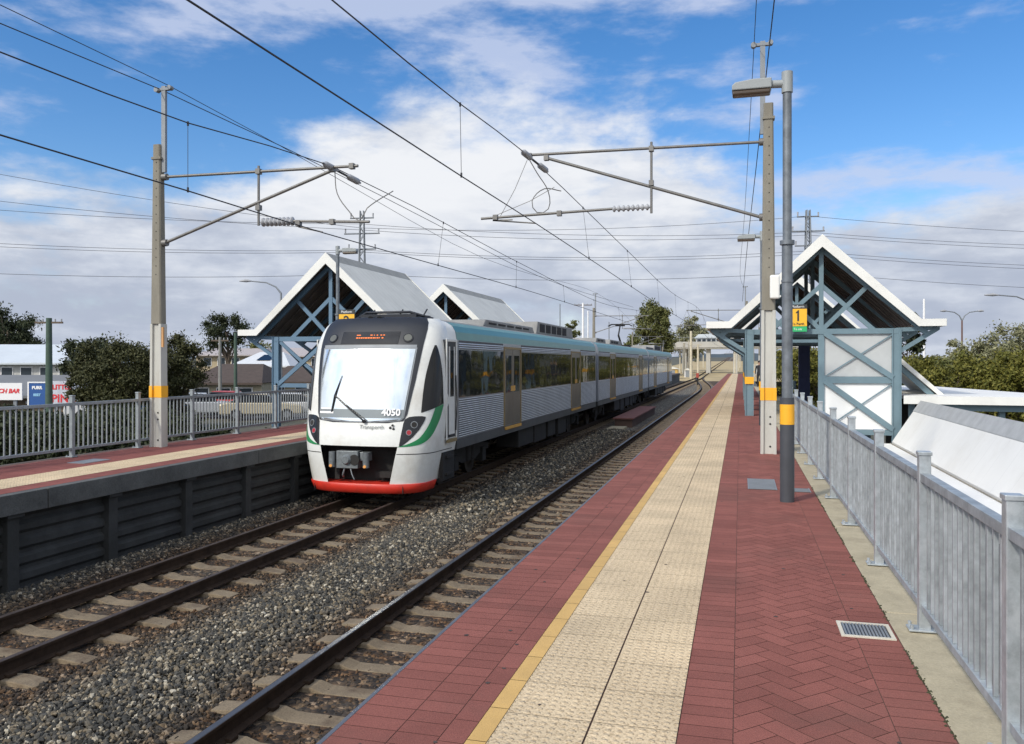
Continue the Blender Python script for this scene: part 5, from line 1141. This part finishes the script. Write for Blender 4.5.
# ------------------------------------------------------------ distant ground things
road = MB(); c = [site(-500, 47), site(330, 47), site(330, 60), site(-500, 60)]; road.add([(p[0], p[1], -1.49) for p in c], [(0,1,2,3)]); struct(road.build('road', M_asphalt))
# hills
b = MB(); vs = []; N_ = 160
for i in range(N_+1):
    a = math.radians(-75+150*i/N_); d = 5200; h = 70+34*math.sin(i*.21)+18*math.sin(i*.53+1)+8*math.sin(i*1.7); h *= .22+.30*max(0, math.cos(math.radians(-75+150*i/N_+22)))
    xx, yy = math.sin(a)*d, math.cos(a)*d; X_, Y_ = xx*CY-yy*SY, xx*SY+yy*CY
    vs += [(X_, Y_, -20), (X_, Y_, 8+h*.9), (X_*1.2, Y_*1.2, 4+h*.7)]
b.add(vs, [(i*3, i*3+3, i*3+4, i*3+1) for i in range(N_)]+[(i*3+1, i*3+4, i*3+5, i*3+2) for i in range(N_)]); struct(b.build('hills', mat('haze_tinted_forest', (.085, .115, .15), .95, var=.15, vscale=.004)))  # blue of distance haze is mixed into the forest base colour

# houses and sheds
M_cream = mat('cream_wall', (.46, .38, .25), .85, var=.08); M_win = mat('house_glass', (.03, .04, .05), .15, var=.1); M_tile = mat('brown_tiles', (.075, .055, .045), .85, var=.2, vscale=3, bump=.4, bscale=20); M_metal = mat('pale_blue_roof', (.56, .61, .65), .5, var=.06, vscale=.5); M_shed = mat('grey_roof_sheet', (.17, .175, .18), .6, var=.1, vscale=.6)
def house(px0, px1, dist, y_eave, y_ridge, y_base, wall, roof, label, hip=.35, depth=8, wins=3, solar=False, name='house'):
    pm = (px0+px1)/2; cx, cy = site(pm, dist); W_ = wd_(px0, px1, dist)
    ze, zr, z0 = zt_(y_eave, dist), zt_(y_ridge, dist), zt_(y_base, dist); z0 = min(z0, -1.45)
    ax = Vector((CY, SY, 0)); ay = Vector((-SY, CY, 0)); C = Vector((cx, cy, 0))
    root = thing(name, (cx, cy, z0), label, 'house')
    P = lambda u, v, z: tuple(C+ax*u+ay*v+Vector((0, 0, z)))
    def pbox(b, u0, u1, v0, v1, z0_, z1_): b.add([P(u0,v0,z0_),P(u1,v0,z0_),P(u1,v1,z0_),P(u0,v1,z0_),P(u0,v0,z1_),P(u1,v0,z1_),P(u1,v1,z1_),P(u0,v1,z1_)], [(0,3,2,1),(4,5,6,7),(0,1,5,4),(1,2,6,5),(2,3,7,6),(3,0,4,7)])
    h = W_/2; b = MB(); pbox(b, -h*.93, h*.93, .6, depth-.6, z0, ze-.05); b.build('wall', wall, root)
    b = MB(); q = h*(1-hip); v_ = [P(-h,0,ze),P(h,0,ze),P(h,depth,ze),P(-h,depth,ze),P(-q,depth/2,zr),P(q,depth/2,zr)]
    b.add(v_, [(0,1,5,4),(1,2,5),(2,3,4,5),(3,0,4),(3,2,1,0)]); pbox(b, -h-.05, h+.05, -.06, -.002, ze-.14, ze+.02); b.build('roof', roof, root)
    for i in range(wins):
        u = -h*.8+(i+.5)*h*1.6/wins; b = MB(); pbox(b, u-.55, u+.55, .54, .6, max(z0+.5, ze-1.5), ze-.35); f_ = b.build('window', M_txtw, root)
        b = MB(); pbox(b, u-.48, u+.48, .52, .54, max(z0+.57, ze-1.43), ze-.42); b.build('pane', M_win, f_)
    if solar:
        t0, t1 = .35, .75; b = MB()
        def R_(u, t): return Vector(P(u, depth/2*t, ze+(zr-ze)*t+.08))
        b.add([R_(-h*.25, t0), R_(h*.2, t0), R_(h*.25, t1), R_(-h*.15, t1)], [(0,1,2,3)]); b.build('solar_panel', M_glass, root)
    return root
house(-60, 86, 75, 363, 343, 380, mat('pale_wall', (.5, .5, .48), .8), M_metal, 'long house with pale blue grey metal roof at the far left', hip=.25, depth=12, wins=6)
house(228, 290, 84, 366, 351.5, 384, M_cream, mat('white_metal_roof', (.62, .64, .66), .5, var=.05), 'cream house with white roof and a solar panel', hip=.6, depth=9, wins=3, solar=True)
house(192, 262, 112, 355, 347.5, 366, M_cream, mat('dusty_roof', (.42, .38, .37), .7, var=.1), 'house with long dusty pink grey roof behind the brown roofs', hip=.2, depth=12, wins=4)
house(262, 330, 118, 356, 347, 366, M_cream, MATS['dusty_roof'], 'house with pinkish roof farther right behind the left shelter', hip=.3, depth=12, wins=3)
house(180, 262, 62, 383, 364, 396, mat('cream_rendered_wall', (.40, .36, .26), .85, var=.08), M_tile, 'brown tiled house right of the big bush', hip=.45, depth=10, wins=3)
house(255, 345, 66, 382, 366, 396, MATS['cream_rendered_wall'], M_tile, 'brown tiled house partly behind the left shelter', hip=.4, depth=9, wins=3)
house(-70, 72, 52, 396, 376, 402, mat('tan_wall', (.20, .15, .10), .85, var=.1), M_shed, 'low shop with grey sheet roof at the left edge', hip=.05, depth=9, wins=2, name='shop')
# boards on and beside the shop, facing the platform
def board(px0, px1, y0, y1, dist, m_, name, label, lines, posts=False, frame=None):
    pm = (px0+px1)/2; cx, cy = site(pm, dist); ax = Vector((CY, SY, 0)); ay = Vector((-SY, CY, 0)); W_ = wd_(px0, px1, dist)/2; z0, z1 = zt_(y1, dist), zt_(y0, dist)
    root = thing(name, (cx, cy, z0), label, 'sign'); C = Vector((cx, cy, 0)); P = lambda u, v, z: tuple(C+ax*u+ay*v+Vector((0, 0, z)))
    def pb(b, u0, u1, v0, v1, a, c): b.add([P(u0,v0,a),P(u1,v0,a),P(u1,v1,a),P(u0,v1,a),P(u0,v0,c),P(u1,v0,c),P(u1,v1,c),P(u0,v1,c)], [(0,3,2,1),(4,5,6,7),(0,1,5,4),(1,2,6,5),(2,3,7,6),(3,0,4,7)])
    b = MB(); pb(b, -W_, W_, 0, .08, z0, z1); b.build('board', m_, root)
    if frame: b = MB(); pb(b, -W_-.08, -W_, -.02, .1, z0, z1); pb(b, W_, W_+.08, -.02, .1, z0, z1); pb(b, -W_-.08, W_+.08, -.02, .1, z1, z1+.07); b.build('frame', frame, root)
    b = MB(); pb(b, -W_*.8, -W_*.7, .09, .18, -1.5, z1-.1); pb(b, W_*.7, W_*.8, .09, .18, -1.5, z1-.1); b.build('support', M_galvd, root)
    for (s_, size, u, fz_, mm, sh) in lines: text(s_, size, P(u*W_, -.012, z0+(z1-z0)*fz_), ax, (0, 0, 1), mm, root, 'lettering', bold=.014, shear=sh)
    return root
board(-42, 22, 383, 400, 50, M_txtw, 'shop_sign', 'white sign with slanted red LUNCH BAR lettering', [('LUNCH BAR', .36, .40, .52, M_txtr, .25)])
board(29, 46, 383, 407, 47, M_blueboard, 'billboard', 'blue board with pale lettering in a white frame', [('PURR', .235, -.05, .80, M_txtw, 0), ('BEET', .19, -.05, .5, M_lightblue, 0)], frame=M_txtw)
board(52, 82, 381, 405, 46, mat('pale_board', (.55, .58, .66), .6), 'billboard', 'pale board with big red lettering beside the bush', [('LITTLE', .36, -.35, .74, M_txtr, 0), ('PINC', .62, -.2, .26, M_txtr, 0)])
# poles
def power_pole(px, dist, ytop, m_, label, arm=1.3, r=.13, ybase=None, zb=-1.5):
    x, y = site(px, dist); root = thing('power_pole', (x, y, zb), label, 'pole'); zt = zt_(ytop, dist)
    b = MB(); b.tube([(x, y, zb), (x, y, zt)], [r, r*.75], 12); b.build('pole', m_, root)
    if arm:
        b = MB(); ax = Vector((CY, SY, 0)); C = Vector((x, y, zt-.25)); b.bar(C-ax*arm/2, C+ax*arm/2, .1, .1, up=(0, 0, 1)); b.build('crossarm', M_trunk, root)
        for k in (-1, -.5, .5, 1): b = MB(); p = C+ax*arm/2*k*.9; b.tube([p+Vector((0,0,.05)), p+Vector((0,0,.2))], .04, 8); b.build('insulator', M_insul, root)
    return root
power_pole(49, 45, 318, M_greenpole, 'thick green stained power pole beside the blue board', arm=1.5, r=.2)
power_pole(220, 58, 337, mat('grey_pole', (.24, .24, .22), .8), 'grey concrete pole in front of the brown roofed house', arm=1.2, r=.13)
power_pole(235.5, 52, 333, M_greenpole, 'green pole just left of the left shelter eave', arm=0, r=.12)
power_pole(924, 95, 299, M_txtw, 'white flag mast right of the panelled shelter', arm=0, r=.16, zb=-3.6)
for px, d, yt, r, lb in ((560, 90, 304, .07, 'thin pole above the train roof near the small treetop'), (583, 100, 303, .17, 'white lattice style pole beside the far left mast'), (588, 105, 311, .12, 'dark post right of the white pole'), (609, 110, 322, .08, 'short post left of the pantograph'),
                        (684, 175, 343, .28, 'cream post under the left end of the overbridge'), (691, 150, 331, .28, 'tall cream post in front of the overbridge'), (698, 165, 345, .25, 'third cream post near the overbridge'), (665, 170, 333, .18, 'dark pole in front of the tall tree')):
    power_pole(px, d, yt, M_txtw if 'white' in lb else (mat('cream_post', (.55, .5, .38), .7) if 'cream' in lb else M_galvd), lb, arm=(2.2 if 'lattice' in lb else 0), r=r)
def street_lamp(px, dist, ytop, spread, label, double=False, direction=-1, zb=-3.6, r=.09, col=M_galvd):
    x, y = site(px, dist); zt = zt_(ytop, dist); ax = Vector((CY, SY, 0)); root = thing('street_lamp', (x, y, zb), label, 'street lamp')
    b = MB(); b.tube([(x, y, zb), (x, y, zt-.9)], [r*1.3, r*.8], 10); b.build('pole', col, root)
    for s_ in ((-1, 1) if double else (direction,)):
        C = Vector((x, y, zt)); b = MB(); b.tube([C+Vector((0,0,-.92)), C+ax*s_*spread*.12+Vector((0,0,-.45)), C+ax*s_*spread*.35+Vector((0,0,-.12)), C+ax*s_*spread*.75], [r*.8, r*.6, r*.55, r*.5], 8); b.build('arm', M_galvd, root)
        b = MB(); p = C+ax*s_*spread*.72; b.tube([p, p+ax*s_*spread*.12+Vector((0,0,.03)), p+ax*s_*spread*.28], [.06, .13, .05], 10); b.build('lamp_head', M_insul, root)
street_lamp(962, 80, 311, 2.1, 'double armed street lamp behind the pale trees', True, col=mat('brown_post', (.16, .09, .07), .7))
street_lamp(1034, 62, 295, 3.7, 'single street lamp arching in from the right edge', False, -1)
street_lamp(281, 62, 281, 3.1, 'curved street lamp behind the left shelter roof', False, -1, zb=-1.5)
# pylons and the lines between them, crossing behind the station
def pylon(px, dist, ytop, label):
    x, y = site(px, dist); zt = zt_(ytop, dist); root = thing('pylon', (x, y, -1.5), label, 'pylon', 'power pylons behind the station'); ax = Vector((CY, SY, 0)); ay = Vector((-SY, CY, 0))
    C = Vector((x, y, 0)); b = MB(); w_ = .5
    for u, v in ((-1,-1),(1,-1),(1,1),(-1,1)): b.tube([C+ax*u*w_*1.4+ay*v*w_*1.4+Vector((0,0,-1.5)), C+ax*u*w_*.45+ay*v*w_*.45+Vector((0,0,zt))], .09, 6)
    z = 0; k = 0
    while z < zt-.8:
        s0 = w_*(1.4-.95*(z+1.5)/(zt+1.5)); s1 = w_*(1.4-.95*(z+2.5)/(zt+1.5)); q = 1 if k % 2 else -1
        for v in (-1, 1): b.tube([C+ax*s0*q+ay*v*s0+Vector((0,0,z)), C-ax*s1*q+ay*v*s1+Vector((0,0,z+1))], .05, 5)
        z += 1; k += 1
    b.build('tower', M_galvd, root)
    for zz, sp in ((zt-1.0, 1.6), (zt-3.1, 2.4), (zt-5.2, 1.9)):
        b = MB(); b.tube([C+ax*-sp+Vector((0,0,zz)), C+ax*sp+Vector((0,0,zz+.1))], .10, 6); b.build('crossarm', M_galvd, root)
        b = MB()
        for s_ in (-1, 1): p = C+ax*s_*sp*.93+Vector((0,0,zz)); b.tube([p, p+Vector((0,0,.7))], [.08, .12], 8)
        b.build('insulator', M_insul, root)
pylon(362, 112, 211, 'lattice power pylon rising behind the left shelter roof'); pylon(808, 120, 210, 'lattice power pylon rising behind the right shelter roof')
lines = [((-220, 100, 190), (362, 112, 224), (808, 120, 232), (1300, 122, 246)), ((-220, 100, 228), (362, 112, 250), (808, 120, 251), (1300, 122, 268)), ((-220, 100, 232), (362, 112, 252), (808, 120, 254), (1300, 122, 272)),
         ((-220, 100, 172), (362, 112, 230), (808, 120, 235), (1300, 122, 250)), ((-220, 100, 262), (362, 112, 274), (808, 120, 272), (1300, 122, 292)), ((-220, 100, 130), (362, 112, 228), (808, 120, 216), (1300, 122, 236))]
lab = ['upper power line crossing behind the station', 'middle power line crossing behind the station', 'companion of the middle power line just below it', 'power line rising steeply to the left edge', 'lowest power line crossing behind the shelters', 'top power line from the head of the right pylon']
for (ks, lb) in zip(lines, lab):
    P3 = []
    for (px, d, py) in ks: x, y = site(px, d); P3.append((x, y, zt_(py, d)))
    pts = []
    for a, c in zip(P3, P3[1:]):
        for j in range(14): t = j/14; p = lerp(a, c, t); pts.append((p[0], p[1], p[2]-1.0*4*t*(1-t)))
    pts.append(P3[-1]); b = MB(); b.tube(pts, .028, 5); tag(b.build('power_line', M_wire), lb, 'power line')

# ------------------------------------------------------------ cars beyond the railing
def car(px, dist, ang, m_, label, z0=-1.49):
    x, y = site(px, dist); root = thing('parked_car', (x, y, z0), label, 'car', 'cars parked beyond the left railing')
    R_ = Matrix.Rotation(ang, 3, 'Z'); T = lambda p: Vector((x, y, z0))+R_ @ Vector(p)
    def add(b, prof, w0, w1, mi=0):
        n = len(prof); vs = [T((p[0], -w0, p[1])) for p in prof]+[T((p[0], w0, p[1])) for p in prof]
        b.add(vs, [tuple(range(n)), tuple(reversed(range(n, 2*n)))]+[(i, i+n, (i+1)%n+n, (i+1)%n) for i in range(n)], mi)
    b = MB(); add(b, [(-2.15, .35), (2.15, .35), (2.2, .6), (2.1, .82), (1.2, .95), (-1.7, .98), (-2.15, .9), (-2.2, .6)], .86, .86); b.build('body', m_, root, bevel=.06)
    b = MB(); add(b, [(.95, .95), (.35, 1.38), (-1.0, 1.42), (-1.7, .97)], .74, .7); b.build('cabin', M_glass, root, bevel=.05)
    b = MB(); add(b, [(.36, 1.375), (-1.0, 1.415), (-1.0, 1.45), (.33, 1.42)], .70, .7); b.build('roof', m_, root, bevel=.02)
    for u in (-1.3, 1.35):
        for v in (-.8, .8):
            b = MB(); b.tube([T((u, v-.1, .32)), T((u, v+.1, .32))], .32, 18); w_ = b.build('wheel', M_dark, root)
            b = MB(); q = .105 if v > 0 else -.105; b.tube([T((u, v+q*.9, .32)), T((u, v+q*1.15, .32))], .18, 14); b.build('rim', M_galvd, w_)
cp = lambda n_, c_: mat(n_, c_, .3, .1, var=.02)
car(112, 45, .5, cp('car_white', (.7, .7, .7)), 'white car seen through the left railing below the big bush')
car(143, 44, .4, cp('car_blue', (.03, .16, .5)), 'bright blue car seen through the left railing beside the concrete mast')
car(200, 47, .6, cp('car_silver', (.5, .52, .55)), 'silver car seen through the railing right of the mast')
car(232, 50, .3, cp('car_red', (.45, .04, .04)), 'red car seen through the left railing')
car(262, 46, .5, cp('car_cream', (.6, .53, .38)), 'cream car beside the left shelter post behind the railing')
car(295, 47, .5, cp('car_white', (.7, .7, .7)), 'white car parked behind the left shelter')

# ------------------------------------------------------------ far station clutter
root = thing('overbridge', (-4, 190, 0), 'pale concrete overbridge crossing the line beyond the platforms', 'bridge')
zb_ = CAMZ+(362.5-349)/830*185; b = MB(); b.box(-15.5, 14, 188, 194, zb_, zb_+.9); b.box(-15.5, 14, 187.8, 188, zb_+.3, zb_+1.6); b.build('deck', mat('bridge_concrete', (.45, .44, .40), .85, var=.1, vscale=.5), root)
for x in (-12, -6.8, -1.0, 5, 12): b = MB(); b.box(x-.45, x+.45, 189, 193, -1.4, zb_-.01); b.build('pier', MATS['bridge_concrete'], root)
b = MB()
for k in range(29): b.box(-15+k, -14.94+k, 187.85, 187.9, zb_+1.6, zb_+2.6)
b.box(-15.5, 14, 187.84, 187.9, zb_+2.55, zb_+2.62); b.build('bridge_railing', M_galvd, root)
root = thing('bridge_building', (-6.5, 192, zb_+.9), 'small pale glazed building standing on the overbridge', 'building')
b = MB(); b.box(-9.5, -4, 189.5, 193.5, zb_+.91, zb_+2.4); b.build('wall', M_panel_hi, root); b = MB(); b.prism([(-9.9, zb_+2.4), (-3.6, zb_+2.4), (-4.6, zb_+3.3), (-8.9, zb_+3.3)], 1, 189.2, 193.8); b.build('roof', M_metal, root)
for k in range(5): b = MB(); b.box(-9.2+k*1.05, -8.4+k*1.05, 189.42, 189.49, zb_+1.2, zb_+2.2); b.build('window', M_win, root)
M_sand = mat('sandy_earth', (.42, .33, .18), .95, var=.2, vscale=.3)
b = MB()
for (ya_, yb_) in ((134, 150), (150, 230), (230, 400)): b.add([(-22, ya_, -1.27+rise(ya_)), (14, ya_, -1.27+rise(ya_)), (14, yb_, -1.27+rise(yb_)), (-22, yb_, -1.27+rise(yb_))], [(0,1,2,3)])
struct(b.build('bare_earth', M_sand))
for i, (x, y, w_, h, m_, lb) in enumerate(((-15, 170, 3, 2.6, M_cream, 'cream equipment hut left of the line under the overbridge'), (-11.5, 150, 1.6, 1.8, mat('amber_hut', (.55, .36, .1), .7), 'small amber equipment cabinet beside the far tracks'), (4.5, 175, 3, 2.4, M_panel_hi, 'pale equipment hut right of the far tracks'), (-9.6, 160, 1.0, 1.5, M_txtw, 'white cabinet beside the far tracks'))):
    root = thing('equipment_hut', (x, y, -1.3), lb, 'hut'); b = MB(); b.box(x-w_/2, x+w_/2, y, y+w_, -1.4, -1.3+h); b.build('wall', m_, root); b = MB(); b.prism([(x-w_/2-.2, -1.3+h), (x+w_/2+.2, -1.3+h), (x, -.9+h)], 1, y-.2, y+w_+.2); b.build('roof', M_roofgrey, root); b = MB(); b.box(x-.35, x+.35, y-.05, y-.001, -1.25, .3); b.build('door', M_galvd, root)
for i, (x, y) in enumerate([(-10.4, 178), (-1.0, 176), (-10.4, 215), (-.4, 215), (-10.4, 250), (0, 250), (-10.4, 290), (0, 290), (-13, 190), (-16, 180), (1.5, 160)]):
    z = rise(y)-1.3; b = MB(); b.tube([(x, y, z), (x, y, z+7.2)], [.16, .11], 8); b.tube([(x, y, z+6.2), (x+(2.6 if x < -5 else -2.6), y, z+6.4)], .05, 6); b.tube([(x, y, z+5.0), (x+(2.6 if x < -5 else -2.6), y, z+6.3)], .05, 6)
    tag(b.build('line_mast', MATS['cream_post']), 'small pale overhead line mast far along the tracks', 'mast', 'distant line masts beyond the platforms')
# brick topped slab between tracks
root = thing('track_platform', (-5.3, 38, -1.3), 'low reddish brown slab lying between the tracks beside the train', 'slab')
b = MB(); b.box(-5.55, -4.75, 38, 48.5, -1.3, -.93); b.build('base', mat('brown_block', (.12, .075, .06), .85, var=.2), root); b = MB(); b.box(-5.62, -4.68, 37.9, 48.6, -.929, -.87); b.build('top', mat('brown_top', (.20, .085, .07), .85, var=.2), root)
b = MB(); b.box(-5.6, -4.9, 35.9, 37.4, -1.3, -1.2); tag(b.build('cover_slab', M_conc), 'flat pale cover slab on the ballast before the brown slab', 'slab')
root = thing('dwarf_signal', (-5.3, 110, -1.25), 'tiny ground signal post between the tracks past the train', 'signal')
b = MB(); b.box(-5.4, -5.2, 109.9, 110.1, -1.25, -.2); b.build('post', M_dark, root); b = MB(); b.box(-5.48, -5.12, 109.8, 109.9, -.3, .3); b.build('head', mat('signal_red', (.35, .06, .04), .6), root)

# ------------------------------------------------------------ waiting passenger
def person(x, y, z0, label):
    j = {'pel': (0, 0, .95), 'spine': (0, .01, 1.15), 'chest': (0, .0, 1.36), 'neck': (0, .0, 1.50), 'head0': (0, -.01, 1.60), 'head1': (0, -.01, 1.74)}
    V = [j[k] for k in ('pel', 'spine', 'chest', 'neck', 'head0', 'head1')]; R_ = [(.15, .11), (.14, .10), (.17, .11), (.055, .055), (.085, .095), (.07, .08)]; E_ = [(i, i+1) for i in range(5)]
    for s_ in (-1, 1):
        o = len(V); V += [(s_*.10, 0, .88), (s_*.11, -.01, .50), (s_*.11, .02, .10), (s_*.12, -.12, .04)]; R_ += [(.10, .10), (.062, .062), (.045, .045), (.04, .035)]; E_ += [(0, o), (o, o+1), (o+1, o+2), (o+2, o+3)]
        o = len(V); V += [(s_*.19, 0, 1.42), (s_*.24, .02, 1.14), (s_*.23, -.06, .90), (s_*.22, -.09, .82)]; R_ += [(.06, .06), (.045, .045), (.032, .032), (.04, .02)]; E_ += [(2, o), (o, o+1), (o+1, o+2), (o+2, o+3)]
    root = thing('person', (x, y, z0), label, 'person')
    me = bpy.data.meshes.new('body'); me.from_pydata(V, E_, []); o = bpy.data.objects.new('body', me); COL.objects.link(o)
    sk = o.modifiers.new('Skin', 'SKIN'); 
    for i, r_ in enumerate(R_): me.skin_vertices[0].data[i].radius = r_
    me.skin_vertices[0].data[0].use_root = True
    sb = o.modifiers.new('Sub', 'SUBSURF'); sb.levels = sb.render_levels = 2; bpy.context.view_layer.update()
    m2 = bpy.data.meshes.new_from_object(o.evaluated_get(bpy.context.evaluated_depsgraph_get())); bpy.data.objects.remove(o)
    skin = mat('skin', (.45, .27, .19), .6, var=.05); coat = mat('dark_coat', (.018, .018, .022), .8, var=.2); m2.materials.clear()
    for q in (coat, skin): m2.materials.append(q)
    for p in m2.polygons: c_ = p.center; p.material_index = 1 if (c_.z > 1.50 or (abs(c_.x) > .17 and c_.z < .90 and c_.z > .7)) else 0; p.use_smooth = True
    bo = bpy.data.objects.new('body', m2); COL.objects.link(bo); bo.parent = root
    b = MB(); b.tube([(x, y+.01, z0+1.66), (x, y+.02, z0+1.72), (x, y+.01, z0+1.80)], [.10, .108, .05], 14); b.build('hair', mat('dark_hair', (.02, .014, .01), .7), root)
person(1.25, 58, 0, 'person in dark coat standing far down the right platform')
